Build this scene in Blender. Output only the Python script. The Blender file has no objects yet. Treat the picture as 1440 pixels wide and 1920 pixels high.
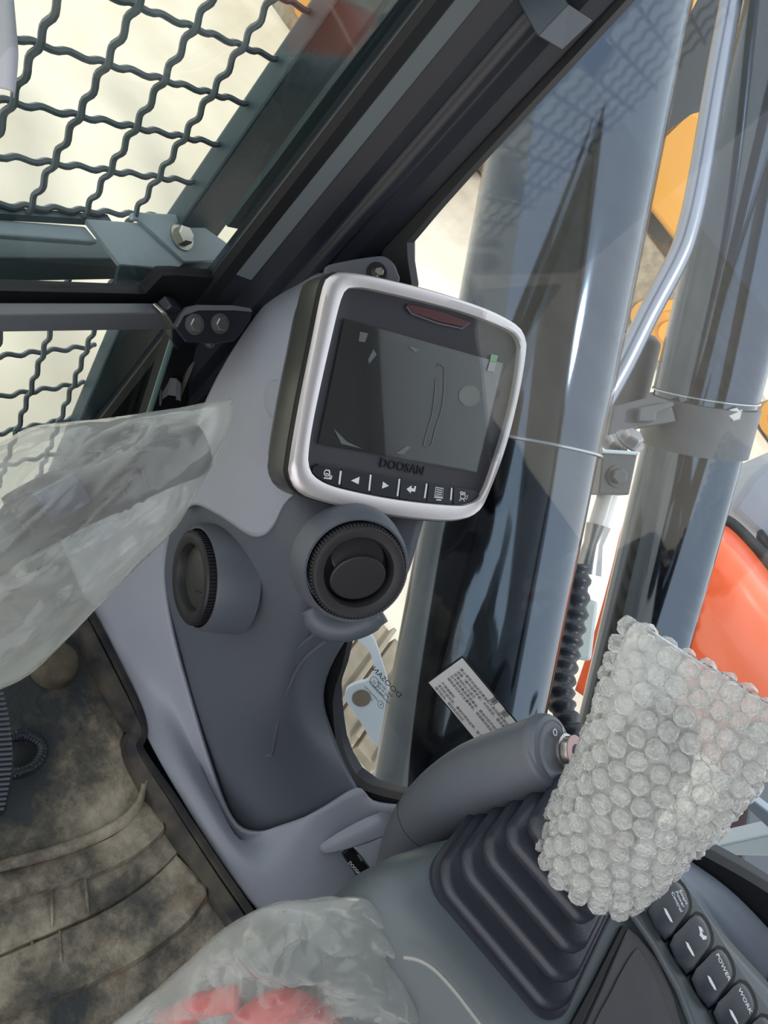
import bpy, bmesh, math, random
from mathutils import Vector, Matrix, noise

# ------------------------------------------------------------------ camera, light, exposure
sc = bpy.context.scene
col = sc.collection
V = Vector
F_PX = 1375.0
RIGHT = V((.490, -.572, .659)).normalized()
DOWN = V((-.278, -.818, -.504)); DOWN = (DOWN - RIGHT * RIGHT.dot(DOWN)).normalized()
FWD = RIGHT.cross(DOWN)
cam = bpy.data.cameras.new('camera'); camo = bpy.data.objects.new('camera', cam); col.objects.link(camo)
cam.sensor_fit = 'VERTICAL'; cam.sensor_height = 24.0; cam.lens = F_PX / 1920 * 24.0
cam.clip_start = .01; cam.clip_end = 300
_m = Matrix((RIGHT, -DOWN, -FWD)).transposed().to_4x4(); camo.matrix_world = _m
sc.camera = camo

world = bpy.data.worlds.new('hazy_sky'); sc.world = world; world.use_nodes = True
bg = world.node_tree.nodes['Background']
bg.inputs['Color'].default_value = (.93, .96, 1.0, 1); bg.inputs['Strength'].default_value = 1.2
sun = bpy.data.lights.new('sun', 'SUN'); sun.energy = 1.3; sun.angle = math.radians(6); sun.color = (1, .95, .86)
suno = bpy.data.objects.new('sun', sun); col.objects.link(suno)
suno.rotation_euler = V((.30, .50, -1.0)).to_track_quat('-Z', 'Y').to_euler()
try:
    sc.cycles.caustics_reflective = False; sc.cycles.caustics_refractive = False; sc.cycles.blur_glossy = 1.0; sc.cycles.transparent_max_bounces = 24
except Exception: pass
sc.view_settings.view_transform = 'Standard'; sc.view_settings.look = 'None'
sc.view_settings.exposure = 0.65; sc.view_settings.gamma = 1.0; sc.view_settings.use_curve_mapping = False

# ------------------------------------------------------------------ pixel -> point helpers (each point lies on a real plane of the cab)
def ray(u, v): return FWD + RIGHT * ((u - 720) / F_PX) + DOWN * ((v - 960) / F_PX)
def PX(u, v, x): r = ray(u, v); return r * (x / r.x)
def PY(u, v, y): r = ray(u, v); return r * (y / r.y)
def PZ(u, v, z): r = ray(u, v); return r * (z / r.z)
def PD(u, v, d): return ray(u, v) * d
class Plane:
    def __init__(s, p, n, right=None):
        s.p = V(p); s.n = V(n).normalized()
        r = V(right) if right is not None else V((1, 0, 0))
        s.a = (r - s.n * r.dot(s.n)).normalized(); s.b = s.n.cross(s.a)
    def at(s, u, v, h=0):
        r = ray(u, v); q = s.p + s.n * h
        return r * (q.dot(s.n) / r.dot(s.n))
    def uv(s, P): d = P - s.p; return (d.dot(s.a), d.dot(s.b))
    def pt(s, a, b, h=0): return s.p + s.a * a + s.b * b + s.n * h

# ------------------------------------------------------------------ materials
def lin(c): return tuple((x / 255 / 12.92 if x / 255 <= .04045 else ((x / 255 + .055) / 1.055) ** 2.4) for x in c)
MATS = {}
def M(name, rgb, rough=.5, metal=0., bump=0., bscale=400., var=0., vscale=6., rgb2=None, spec=.5, coat=0., emit=0.):
    if name in MATS: return MATS[name]
    m = bpy.data.materials.new(name); m.use_nodes = True; nt = m.node_tree; b = nt.nodes['Principled BSDF']
    c = lin(rgb); b.inputs['Base Color'].default_value = (*c, 1); b.inputs['Roughness'].default_value = rough
    b.inputs['Metallic'].default_value = metal; b.inputs['Specular IOR Level'].default_value = spec
    b.inputs['Coat Weight'].default_value = coat
    tc = nt.nodes.new('ShaderNodeTexCoord')
    if var or rgb2:
        n = nt.nodes.new('ShaderNodeTexNoise'); n.inputs['Scale'].default_value = vscale; n.inputs['Detail'].default_value = 5
        nt.links.new(tc.outputs['Object'], n.inputs['Vector'])
        r = nt.nodes.new('ShaderNodeValToRGB'); nt.links.new(n.outputs['Fac'], r.inputs['Fac'])
        c2 = lin(rgb2) if rgb2 else tuple(min(1, x * (1 + var)) for x in c)
        c1 = c if rgb2 else tuple(x * (1 - var) for x in c)
        r.color_ramp.elements[0].color = (*c1, 1); r.color_ramp.elements[1].color = (*c2, 1)
        r.color_ramp.elements[0].position = .35; r.color_ramp.elements[1].position = .65
        nt.links.new(r.outputs['Color'], b.inputs['Base Color'])
    if bump:
        n = nt.nodes.new('ShaderNodeTexNoise'); n.inputs['Scale'].default_value = bscale; n.inputs['Detail'].default_value = 2
        nt.links.new(tc.outputs['Object'], n.inputs['Vector'])
        bp = nt.nodes.new('ShaderNodeBump'); bp.inputs['Strength'].default_value = bump; bp.inputs['Distance'].default_value = .002
        nt.links.new(n.outputs['Fac'], bp.inputs['Height']); nt.links.new(bp.outputs['Normal'], b.inputs['Normal'])
    if emit:
        b.inputs['Emission Color'].default_value = (*c, 1); b.inputs['Emission Strength'].default_value = emit
    MATS[name] = m; return m

def glass(name, tint, refl=1.0, ior=1.5):
    m = bpy.data.materials.new(name); m.use_nodes = True; nt = m.node_tree; nt.nodes.clear()
    out = nt.nodes.new('ShaderNodeOutputMaterial'); mx = nt.nodes.new('ShaderNodeMixShader')
    tr = nt.nodes.new('ShaderNodeBsdfTransparent'); tr.inputs['Color'].default_value = (*tint, 1)
    gl = nt.nodes.new('ShaderNodeBsdfGlossy'); gl.inputs['Roughness'].default_value = .02; gl.inputs['Color'].default_value = (refl, refl, refl, 1)
    fr = nt.nodes.new('ShaderNodeFresnel'); fr.inputs['IOR'].default_value = ior
    ge = nt.nodes.new('ShaderNodeNewGeometry'); mr = nt.nodes.new('ShaderNodeMapRange'); mr.inputs['To Min'].default_value = ior; mr.inputs['To Max'].default_value = 1 / ior
    nt.links.new(ge.outputs['Backfacing'], mr.inputs['Value']); nt.links.new(mr.outputs['Result'], fr.inputs['IOR'])   # same reflectance on both faces of the thin pane
    nt.links.new(fr.outputs[0], mx.inputs[0]); nt.links.new(tr.outputs[0], mx.inputs[1]); nt.links.new(gl.outputs[0], mx.inputs[2])
    nt.links.new(mx.outputs[0], out.inputs[0]); MATS[name] = m; return m

def film(name, rgb, fac, rough=.22, edge=.5, var=.25, vscale=30, bump=.3, bscale=60, gloss=1.45, transl=.35, bdist=.004):
    # thin clear plastic: part see-through, part milky; thicker-looking at grazing angles
    m = bpy.data.materials.new(name); m.use_nodes = True; nt = m.node_tree; nt.nodes.clear()
    N = nt.nodes.new; L = nt.links.new
    out = N('ShaderNodeOutputMaterial'); mx = N('ShaderNodeMixShader'); tr = N('ShaderNodeBsdfTransparent')
    tr.inputs['Color'].default_value = (.97, .98, .97, 1)
    pb = N('ShaderNodeBsdfPrincipled'); pb.inputs['Base Color'].default_value = (*lin(rgb), 1); pb.inputs['Roughness'].default_value = rough
    pb.inputs['Specular IOR Level'].default_value = .6
    tl = N('ShaderNodeBsdfTranslucent'); tl.inputs['Color'].default_value = (*lin(rgb), 1)
    m2 = N('ShaderNodeMixShader'); m2.inputs[0].default_value = transl; L(pb.outputs[0], m2.inputs[1]); L(tl.outputs[0], m2.inputs[2])
    tc = N('ShaderNodeTexCoord'); n = N('ShaderNodeTexNoise'); n.inputs['Scale'].default_value = vscale; n.inputs['Detail'].default_value = 4
    L(tc.outputs['Object'], n.inputs['Vector'])
    lw = N('ShaderNodeLayerWeight'); lw.inputs['Blend'].default_value = .35
    a = N('ShaderNodeMath'); a.operation = 'MULTIPLY_ADD'; L(lw.outputs['Facing'], a.inputs[0]); a.inputs[1].default_value = edge; a.inputs[2].default_value = fac - var / 2
    a2 = N('ShaderNodeMath'); a2.operation = 'MULTIPLY_ADD'; a2.use_clamp = True; L(n.outputs['Fac'], a2.inputs[0]); a2.inputs[1].default_value = var; L(a.outputs[0], a2.inputs[2])
    nb = N('ShaderNodeTexNoise'); nb.inputs['Scale'].default_value = bscale; nb.inputs['Detail'].default_value = 3; L(tc.outputs['Object'], nb.inputs['Vector'])
    bp = N('ShaderNodeBump'); bp.inputs['Strength'].default_value = bump; bp.inputs['Distance'].default_value = bdist
    L(nb.outputs['Fac'], bp.inputs['Height']); L(bp.outputs['Normal'], pb.inputs['Normal'])
    L(a2.outputs[0], mx.inputs[0]); L(tr.outputs[0], mx.inputs[1]); L(m2.outputs[0], mx.inputs[2])
    # surface gloss, equal on both faces of the thin film
    gs = N('ShaderNodeBsdfGlossy'); gs.inputs['Roughness'].default_value = .06; L(bp.outputs['Normal'], gs.inputs['Normal'])
    fr = N('ShaderNodeFresnel'); L(bp.outputs['Normal'], fr.inputs['Normal']); ge = N('ShaderNodeNewGeometry'); mr = N('ShaderNodeMapRange')
    mr.inputs['To Min'].default_value = gloss; mr.inputs['To Max'].default_value = 1 / gloss; L(ge.outputs['Backfacing'], mr.inputs['Value']); L(mr.outputs['Result'], fr.inputs['IOR'])
    m3 = N('ShaderNodeMixShader'); L(fr.outputs[0], m3.inputs[0]); L(mx.outputs[0], m3.inputs[1]); L(gs.outputs[0], m3.inputs[2]); L(m3.outputs[0], out.inputs[0])
    MATS[name] = m; return m

m_light = M('light_grey_plastic', (158, 160, 172), .48, bump=.12, bscale=900)
m_dark = M('slate_grey_plastic', (92, 96, 106), .45, bump=.08, bscale=900)
m_console = M('console_grey_plastic', (84, 92, 98), .42, bump=.08, bscale=900)
m_vent = M('vent_black_plastic', (38, 37, 41), .5)
m_black = M('black_rubber', (14, 15, 19), .6)
m_pillar = M('charcoal_painted_steel', (37, 40, 50), .36)
m_sheen = M('pillar_sheen_grey', (112, 120, 124), .5)
m_silver = M('satin_silver', (222, 216, 219), .36, metal=.65)
m_housing = M('monitor_housing_grey', (70, 70, 66), .35)
m_face = M('monitor_face_charcoal', (44, 43, 52), .42, bump=.15, bscale=1500)
m_key = M('button_black', (33, 34, 42), .4)
m_white = M('printed_white', (232, 232, 236), .5)
m_guard = M('guard_paint_slate', (66, 86, 94), .42, bump=.15, bscale=120)
m_guard2 = M('pale_and_skylit_paint', (190, 204, 214), .35)  # on the guard: its slate paint with sky light on top faces put into the colour
m_wire = M('guard_wire', (98, 108, 114), .5)
m_zinc = M('zinc_bolt', (190, 186, 176), .3, metal=.85)
m_boltdark = M('dark_bolt', (150, 150, 152), .28, metal=.85)
m_rail = M('rail_grey', (104, 106, 112), .42)
m_boot = M('boot_rubber', (44, 47, 58), .35, bump=.1, bscale=500)
m_switch = M('switch_plastic', (40, 44, 56), .4)
m_tray = M('tray_brown_grey', (74, 71, 74), .55, var=.15, vscale=20)
m_chrome = M('polished_rod', (84, 92, 102), .09, metal=1.)
m_clamp = M('clamp_grey', (72, 76, 84), .45)
m_pipe = M('pipe_steel', (140, 146, 160), .28, metal=.7)
m_orange = M('orange_paint', (232, 92, 40), .3, coat=.3)
m_deck = M('deck_pale_grey', (150, 162, 178), .5)
m_yellow = M('yellow_paint', (222, 160, 60), .45)
m_yellow2 = M('ochre_paint', (205, 150, 70), .5)
m_track = M('track_steel', (150, 140, 122), .7, var=.25, vscale=8)
m_dkst = M('dark_steel', (50, 56, 64), .5)
m_lug = M('pale_blue_steel', (176, 184, 192), .45)
m_hose = M('hose_black', (34, 38, 48), .4)
m_paper = M('sticker_white', (250, 248, 251), .5)
m_ink = M('print_black', (28, 28, 32), .6)
m_grip = M('grip_dark_brown', (50, 40, 46), .5)
m_red = M('red_plastic', (205, 48, 46), .4)
m_sheet = M('lavender_sheet', (196, 194, 206), .6)
m_roof = M('roof_lining', (120, 122, 128), .7)
m_redlamp = M('alarm_lens', (74, 12, 20), .25, coat=.1)
m_screen = M('screen_glass', (66, 66, 68), .10, coat=.8)
m_green = M('green_tape', (108, 156, 118), .5)
m_pink = M('key_washer_pink', (186, 150, 150), .35, metal=.4)
m_concrete = M('pale_concrete', (204, 194, 176), .85, rgb2=(224, 215, 199), vscale=1.3)
g_wind = glass('windshield_glass', (.88, .915, .895), .55)
g_side = glass('side_glass', (.90, .93, .94), .75)
f_bag = film('milky_poly_bag', (252, 253, 250), .21, .2, .34, .22, 16, .25, 50)
f_bag2 = film('clear_poly_bag', (240, 244, 242), .24, .12, .42, .25, 20, .3, 50)
f_bub = film('bubble_film', (255, 255, 255), .16, .10, .95, .3, 1.3, 1.0, 2.6, 1.6, .15, .0022)
f_sheet = film('bubble_backing', (255, 255, 255), .34, .2, .4, .35, 60, .8, 160, 1.5, .12)
f_scr = glass('screen_protector', (.93, .94, .94), .9, 1.35)
f_sleeve = glass('clear_sleeve', (.90, .92, .95), .55, 1.22)

def mud():
    m = bpy.data.materials.new('muddy_mat_rubber'); m.use_nodes = True; nt = m.node_tree; N = nt.nodes.new; L = nt.links.new
    b = nt.nodes['Principled BSDF']; b.inputs['Roughness'].default_value = .7
    tc = N('ShaderNodeTexCoord')
    n1 = N('ShaderNodeTexNoise'); n1.inputs['Scale'].default_value = 11; n1.inputs['Detail'].default_value = 9; n1.inputs['Roughness'].default_value = .68
    n2 = N('ShaderNodeTexNoise'); n2.inputs['Scale'].default_value = 5; n2.inputs['Detail'].default_value = 6
    L(tc.outputs['Object'], n1.inputs['Vector']); L(tc.outputs['Object'], n2.inputs['Vector'])
    sx = N('ShaderNodeSeparateXYZ'); L(tc.outputs['Object'], sx.inputs[0])
    # mud was trodden in on the rear half of the mat: coverage is a stain with its own outline
    g = N('ShaderNodeMath'); g.operation = 'MULTIPLY_ADD'; L(sx.outputs['Y'], g.inputs[0]); g.inputs[1].default_value = -1.5; g.inputs[2].default_value = .04
    gm = N('ShaderNodeMath'); gm.operation = 'MINIMUM'; L(g.outputs[0], gm.inputs[0]); gm.inputs[1].default_value = .10
    ad = N('ShaderNodeMath'); ad.operation = 'ADD'; L(gm.outputs[0], ad.inputs[0]); L(n1.outputs['Fac'], ad.inputs[1])
    r = N('ShaderNodeValToRGB'); L(ad.outputs[0], r.inputs['Fac'])
    e = r.color_ramp.elements
    e[0].position = .45; e[0].color = (*lin((56, 60, 62)), 1); e[1].position = .88; e[1].color = (*lin((200, 188, 170)), 1)
    x = r.color_ramp.elements.new(.54); x.color = (*lin((96, 90, 80)), 1)
    x = r.color_ramp.elements.new(.68); x.color = (*lin((160, 149, 132)), 1)
    r2 = N('ShaderNodeValToRGB'); L(n2.outputs['Fac'], r2.inputs['Fac']); r2.color_ramp.elements[0].position = .56; r2.color_ramp.elements[1].position = .68
    mxc = N('ShaderNodeMix'); mxc.data_type = 'RGBA'; L(r2.outputs['Color'], mxc.inputs['Factor'])
    L(r.outputs['Color'], mxc.inputs['A']); mxc.inputs['B'].default_value = (*lin((132, 98, 66)), 1)
    L(mxc.outputs['Result'], b.inputs['Base Color'])
    n3 = N('ShaderNodeTexNoise'); n3.inputs['Scale'].default_value = 60; n3.inputs['Detail'].default_value = 8; L(tc.outputs['Object'], n3.inputs['Vector'])
    bp = N('ShaderNodeBump'); bp.inputs['Strength'].default_value = .6; bp.inputs['Distance'].default_value = .006
    L(n3.outputs['Fac'], bp.inputs['Height']); L(bp.outputs['Normal'], b.inputs['Normal'])
    MATS['mud'] = m; return m
m_mud = mud()

# ------------------------------------------------------------------ mesh helpers
def tag(o, label=None, cat=None, group=None, kind=None):
    if label: o['label'] = label
    if cat: o['category'] = cat
    if group: o['group'] = group
    if kind: o['kind'] = kind
    return o
def empty(name, loc, label=None, cat=None, group=None, kind=None):
    o = bpy.data.objects.new(name, None); col.objects.link(o); o.location = V(loc); o.empty_display_size = .02
    return tag(o, label, cat, group, kind)
def par(o, p):
    if p is None: return
    o.parent = p
    mw = Matrix.Translation(p.location); q = p.parent
    if p.type != 'EMPTY': mw = Matrix.Identity(4)
    o.matrix_parent_inverse = mw.inverted()
def link(name, me, mat, parent=None, smooth=30, bevel=0, bseg=2, sub=0, solid=0):
    o = bpy.data.objects.new(name, me); col.objects.link(o)
    if mat and not me.materials: me.materials.append(mat)
    if smooth:
        me.shade_smooth()
        if smooth < 180: me.set_sharp_from_angle(angle=math.radians(smooth))
    if solid:
        s = o.modifiers.new('s', 'SOLIDIFY'); s.thickness = solid; s.offset = -1
    if bevel:
        b = o.modifiers.new('b', 'BEVEL'); b.width = bevel; b.segments = bseg; b.limit_method = 'ANGLE'; b.angle_limit = math.radians(35); b.harden_normals = False
        if smooth: me.set_sharp_from_angle(angle=math.radians(180))
    if sub:
        s = o.modifiers.new('u', 'SUBSURF'); s.levels = sub; s.render_levels = sub
    par(o, parent); return o
def mk(name, verts, faces, mat, parent=None, **k):
    me = bpy.data.meshes.new(name); me.from_pydata([tuple(v) for v in verts], [], faces); me.validate()
    bm = bmesh.new(); bm.from_mesh(me); bmesh.ops.recalc_face_normals(bm, faces=bm.faces); bm.to_mesh(me); bm.free()
    return link(name, me, mat, parent, **k)
class MB:
    def __init__(s): s.v = []; s.f = []
    def add(s, vs, fs):
        n = len(s.v); s.v += [V(x) for x in vs]; s.f += [tuple(i + n for i in f) for f in fs]; return s
    def prism(s, pts, off):
        n = len(pts); off = V(off); vs = [V(p) for p in pts] + [V(p) + off for p in pts]
        fs = [tuple(range(n)), tuple(range(2 * n - 1, n - 1, -1))] + [(i, (i + 1) % n, n + (i + 1) % n, n + i) for i in range(n)]
        return s.add(vs, fs)
    def box(s, c, ax, ay, az):
        c = V(c); ax, ay, az = V(ax), V(ay), V(az)
        p = [c - ax - ay - az, c + ax - ay - az, c + ax + ay - az, c - ax + ay - az]
        return s.prism(p, az * 2)
    def tube(s, pts, r, n=10, cap=True, flat=None):
        pts = [V(p) for p in pts]; rs = r if isinstance(r, (list, tuple)) else [r] * len(pts)
        vs, fs = [], []; up = None
        for i, p in enumerate(pts):
            t = (pts[min(i + 1, len(pts) - 1)] - pts[max(i - 1, 0)]).normalized()
            if up is None: up = t.orthogonal().normalized()
            up = (up - t * up.dot(t)).normalized(); w = t.cross(up)
            for k in range(n):
                a = 2 * math.pi * k / n; vs.append(p + (up * math.cos(a) + w * math.sin(a)) * rs[i])
        for i in range(len(pts) - 1):
            for k in range(n): fs.append((i * n + k, i * n + (k + 1) % n, (i + 1) * n + (k + 1) % n, (i + 1) * n + k))
        if cap: fs += [tuple(range(n - 1, -1, -1)), tuple((len(pts) - 1) * n + k for k in range(n))]
        return s.add(vs, fs)
    def lathe(s, c, axis, prof, n=32, e1=None, sx=1., sy=1., close=False):
        # prof: (radius, height along axis)
        c = V(c); axis = V(axis).normalized(); e1 = V(e1) if e1 is not None else axis.orthogonal()
        e1 = (e1 - axis * e1.dot(axis)).normalized(); e2 = axis.cross(e1); vs, fs = [], []
        for (r, h) in prof:
            for k in range(n):
                a = 2 * math.pi * k / n; vs.append(c + axis * h + (e1 * math.cos(a) * sx + e2 * math.sin(a) * sy) * r)
        m = len(prof)
        for i in range(m - 1):
            for k in range(n): fs.append((i * n + k, i * n + (k + 1) % n, (i + 1) * n + (k + 1) % n, (i + 1) * n + k))
        if close: fs += [tuple(range(n - 1, -1, -1)), tuple((m - 1) * n + k for k in range(n))]
        return s.add(vs, fs)
    def build(s, name, mat, parent=None, **k): return mk(name, s.v, s.f, mat, parent, **k)

def cr(pts, n, closed=False):
    # Catmull-Rom through points of any dimension
    P = [tuple(p) for p in pts]; m = len(P); out = []
    segs = m if closed else m - 1
    for i in range(segs):
        if closed: p0, p1, p2, p3 = P[(i - 1) % m], P[i], P[(i + 1) % m], P[(i + 2) % m]
        else: p0, p1, p2, p3 = P[max(i - 1, 0)], P[i], P[i + 1], P[min(i + 2, m - 1)]
        for k in range(n):
            t = k / n; out.append(tuple(.5 * (2 * b + (c - a) * t + (2 * a - 5 * b + 4 * c - d) * t * t + (3 * b - a - 3 * c + d) * t ** 3) for a, b, c, d in zip(p0, p1, p2, p3)))
    if not closed: out.append(P[-1])
    return out
def polar(pts2, N, c=None):
    # resample a closed star-shaped outline at equal angles about c
    if c is None: c = (sum(p[0] for p in pts2) / len(pts2), sum(p[1] for p in pts2) / len(pts2))
    out = []
    for k in range(N):
        a = 2 * math.pi * k / N; dx, dy = math.cos(a), math.sin(a); best = None
        for i in range(len(pts2)):
            x1, y1 = pts2[i][0] - c[0], pts2[i][1] - c[1]; x2, y2 = pts2[(i + 1) % len(pts2)][0] - c[0], pts2[(i + 1) % len(pts2)][1] - c[1]
            ex, ey = x2 - x1, y2 - y1; den = dx * ey - dy * ex
            if abs(den) < 1e-12: continue
            t = (x1 * ey - y1 * ex) / den; s_ = (x1 * dy - y1 * dx) / den
            if t > 0 and -1e-6 <= s_ <= 1 + 1e-6 and (best is None or t > best): best = t
        out.append((c[0] + dx * (best or 0), c[1] + dy * (best or 0)))
    return out
def grid(name, rows, mat, parent=None, nu=5, nv=5, solid=.004, smooth=180, disp=None, **k):
    # smooth sheet through a grid of points
    R = [cr(r, nu) for r in rows]; n = len(R[0]); C = [cr([r[i] for r in R], nv) for i in range(n)]; m = len(C[0])
    vs = [V(C[i][j]) for j in range(m) for i in range(n)]
    if disp: vs = [disp(v) for v in vs]
    fs = [(j * n + i, j * n + i + 1, (j + 1) * n + i + 1, (j + 1) * n + i) for j in range(m - 1) for i in range(n - 1)]
    return mk(name, vs, fs, mat, parent, smooth=smooth, solid=solid, **k)
def loft(name, rings, mat, parent=None, cap=True, **k):
    n = len(rings[0]); vs = [v for r in rings for v in r]; fs = []
    for i in range(len(rings) - 1):
        for j in range(n): fs.append((i * n + j, i * n + (j + 1) % n, (i + 1) * n + (j + 1) % n, (i + 1) * n + j))
    if cap: fs += [tuple(range(n - 1, -1, -1)), tuple((len(rings) - 1) * n + j for j in range(n))]
    return mk(name, vs, fs, mat, parent, **k)
def text(name, body, org, right, up, size, mat, parent, mirror=False, align='CENTER', thick=.0002, bold=0):
    cu = bpy.data.curves.new(name, 'FONT'); cu.body = body; cu.size = 1; cu.align_x = align; cu.align_y = 'CENTER'; cu.extrude = thick / size; cu.offset = bold; cu.resolution_u = 2
    t = bpy.data.objects.new('t', cu); col.objects.link(t); bpy.context.view_layer.update()
    me = bpy.data.meshes.new_from_object(t.evaluated_get(bpy.context.evaluated_depsgraph_get())); bpy.data.objects.remove(t); bpy.data.curves.remove(cu)
    r = V(right).normalized(); u = V(up); u = (u - r * u.dot(r)).normalized(); n = r.cross(u)
    if mirror: n = -n
    me.transform(Matrix.Translation(V(org)) @ Matrix((r * size, u * size, n * size)).transposed().to_4x4())
    me.name = name; me.materials.clear(); me.materials.append(mat)
    return link(name, me, mat, parent, smooth=0)
def copyobj(o, parent, off=None, mw=None):
    inv = o.matrix_parent_inverse.copy(); c = o.copy(); col.objects.link(c); c.parent = parent; c.matrix_parent_inverse = inv
    if off is not None: c.location = o.location + V(off)
    if mw is not None: c.matrix_basis = mw
    return c
def hexbolt(name, c, axis, r, mat, parent, washer=True):
    mb = MB(); axis = V(axis).normalized(); c = V(c)
    if washer: mb.lathe(c, axis, [(r * 1.45, 0), (r * 1.45, r * .2), (0.0001, r * .2)], 20)
    mb.lathe(c, axis, [(r, r * .2), (r, r * .85), (r * .85, r * 1.0), (0.0001, r * 1.0)], 6)
    return mb.build(name, mat, parent, smooth=20)
# ================================================================== THE SETTING
XW, YW, ZF, ZG = .75, .365, -.91, -2.15      # right window plane, windshield plane, cab floor, ground outside
def struct(o): o['kind'] = 'structure'; return o
# ground outside
MB().prism([(-30, -30, ZG), (60, -30, ZG), (60, 60, ZG), (-30, 60, ZG)], (0, 0, -.1)).build('ground', m_concrete)
struct(bpy.data.objects['ground'])
struct(MB().box((0.05, -.47, ZF - .03), (.70, 0, 0), (0, .80, 0), (0, 0, .02)).build('floor', m_dkst))
struct(MB().box((.04, -.48, .78), (.73, 0, 0), (0, .86, 0), (0, 0, .02)).build('ceiling', m_roof))
struct(MB().box((.04, -1.33, -.08), (.73, 0, 0), (0, .02, 0), (0, 0, .84)).build('wall_rear', m_roof))
# right wall with the window opening
hole = [(.300, .55), (.297, -.02), (.290, -.275), (.268, -.303), (.238, -.325), (.17, -.42), (-.04, -.685), (-.075, -.74), (-.105, -.778), (-.135, -.80), (-.17, -.825),
        (-.215, -.838), (-.245, -.83), (-.275, -.795), (-.34, -.68), (-.40, -.55), (-.447, -.458), (-.49, -.42), (-.545, -.386), (-.62, -.355), (-.75, -.32), (-.85, -.25), (-.88, -.1), (-.88, .5), (-.84, .58), (.26, .58)]
hole = cr(hole, 4, True)
CEN = (-.2, -.15)
NH = 160
hp = polar(hole, NH, CEN)
outer = polar([(.34, .76), (.34, -.93), (-1.31, -.93), (-1.31, .76)], NH, CEN)
def off2(pts, d):
    r = []
    for i, p in enumerate(pts):
        a, b = pts[i - 1], pts[(i + 1) % len(pts)]; tx, ty = b[0] - a[0], b[1] - a[1]; l = math.hypot(tx, ty) or 1
        r.append((p[0] + ty / l * d, p[1] - tx / l * d))
    return r
def ring(name, o2, i2, x0, x1, mat, parent=None, **k):
    n = len(o2); vs = []
    for pts, x in ((i2, x0), (o2, x0), (o2, x1), (i2, x1)): vs += [V((x, p[0], p[1])) for p in pts]
    fs = []
    for a in range(4):
        b = (a + 1) % 4
        for j in range(n): fs.append((a * n + j, a * n + (j + 1) % n, b * n + (j + 1) % n, b * n + j))
    return mk(name, vs, fs, mat, parent, **k)
hole_in = off2(hp, -.016)
if abs(sum(p[0] for p in hole_in)) and math.hypot(hole_in[0][0] - CEN[0], hole_in[0][1] - CEN[1]) > math.hypot(hp[0][0] - CEN[0], hp[0][1] - CEN[1]): hole_in = off2(hp, .016)
hole_out = [(2 * a[0] - b[0], 2 * a[1] - b[1]) for a, b in zip(hp, hole_in)]
w = struct(ring('wall_right', outer, hp, XW + .004, XW + .045, m_pillar, smooth=30))
win = struct(empty('window_1', (XW, -.2, -.8)))
ring('rubber_seal', hole_out, hole_in, XW - .004, XW + .012, m_black, win, smooth=40)
mk('pane', [V((XW + .006, p[0], p[1])) for p in hp] + [V((XW + .010, p[0], p[1])) for p in hp],
   [tuple(range(NH)), tuple(range(2 * NH - 1, NH - 1, -1))] + [(i, (i + 1) % NH, NH + (i + 1) % NH, NH + i) for i in range(NH)], g_side, win, smooth=0)

# front right pillar
def extr(name, prof, z0, z1, mat, parent, **k):
    return MB().prism([(x, y, z0) for x, y in prof], (0, 0, z1 - z0)).build(name, mat, parent, **k)
pil = struct(empty('trim_1', (.70, .34, ZF)))
pc = [(.641, .372), (.647, .358), (.672, .346), (.684, .330), (.699, .322), (.7005, .313), (.7075, .306), (.712, .309), (.724, .297), (.745, .287), (.765, .300), (.765, .34), (.70, .385), (.66, .39)]
extr('pillar_cover', pc, -.93, .76, m_pillar, pil, smooth=0, bevel=.0035, bseg=3)
extr('seal_strip', [(.634, .366), (.6365, .358), (.648, .352), (.650, .362), (.645, .372)], -.93, .76, m_black, pil, smooth=40)
extr('grey_sheen_band', [(.6485, .3565), (.650, .352), (.668, .3445), (.6705, .348)], -.42, .76, m_sheen, pil, smooth=0)  # sheen streak along the pillar, painted in as a paler strip
# folded steel bracket on the pillar, top of the view
def foldplate(name, a, b, c, d, e, f, th, mat, parent):
    # two quads a-b-c-d and d-c-e-f sharing the fold d-c
    n1 = (b - a).cross(d - a).normalized() * th; n2 = (c - d).cross(f - d).normalized() * th; nm = (n1 + n2) / 2
    vs = [a, b, c, d, e, f, a + n1, b + n1, c + nm, d + nm, e + n2, f + n2]
    fs = [(0, 1, 2, 3), (3, 2, 4, 5), (6, 9, 8, 7), (9, 11, 10, 8), (0, 6, 7, 1), (1, 7, 8, 2), (2, 8, 10, 4), (4, 10, 11, 5), (5, 11, 9, 3), (3, 9, 6, 0)]
    return mk(name, vs, fs, mat, parent, smooth=0, bevel=.003, bseg=3)
br = empty('visor_bracket', PD(1040, 60, .66), 'folded dark steel bracket on the pillar at the top edge of the view', 'bracket')
foldplate('plate', PD(1020, -60, .605), PD(963, -12, .612), PD(1007, 68, .60), PD(1064, 8, .592), PD(1048, 89, .63), PD(1106, 34, .622), .004, M('bracket_slate', (66, 74, 84), .35), br)
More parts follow.
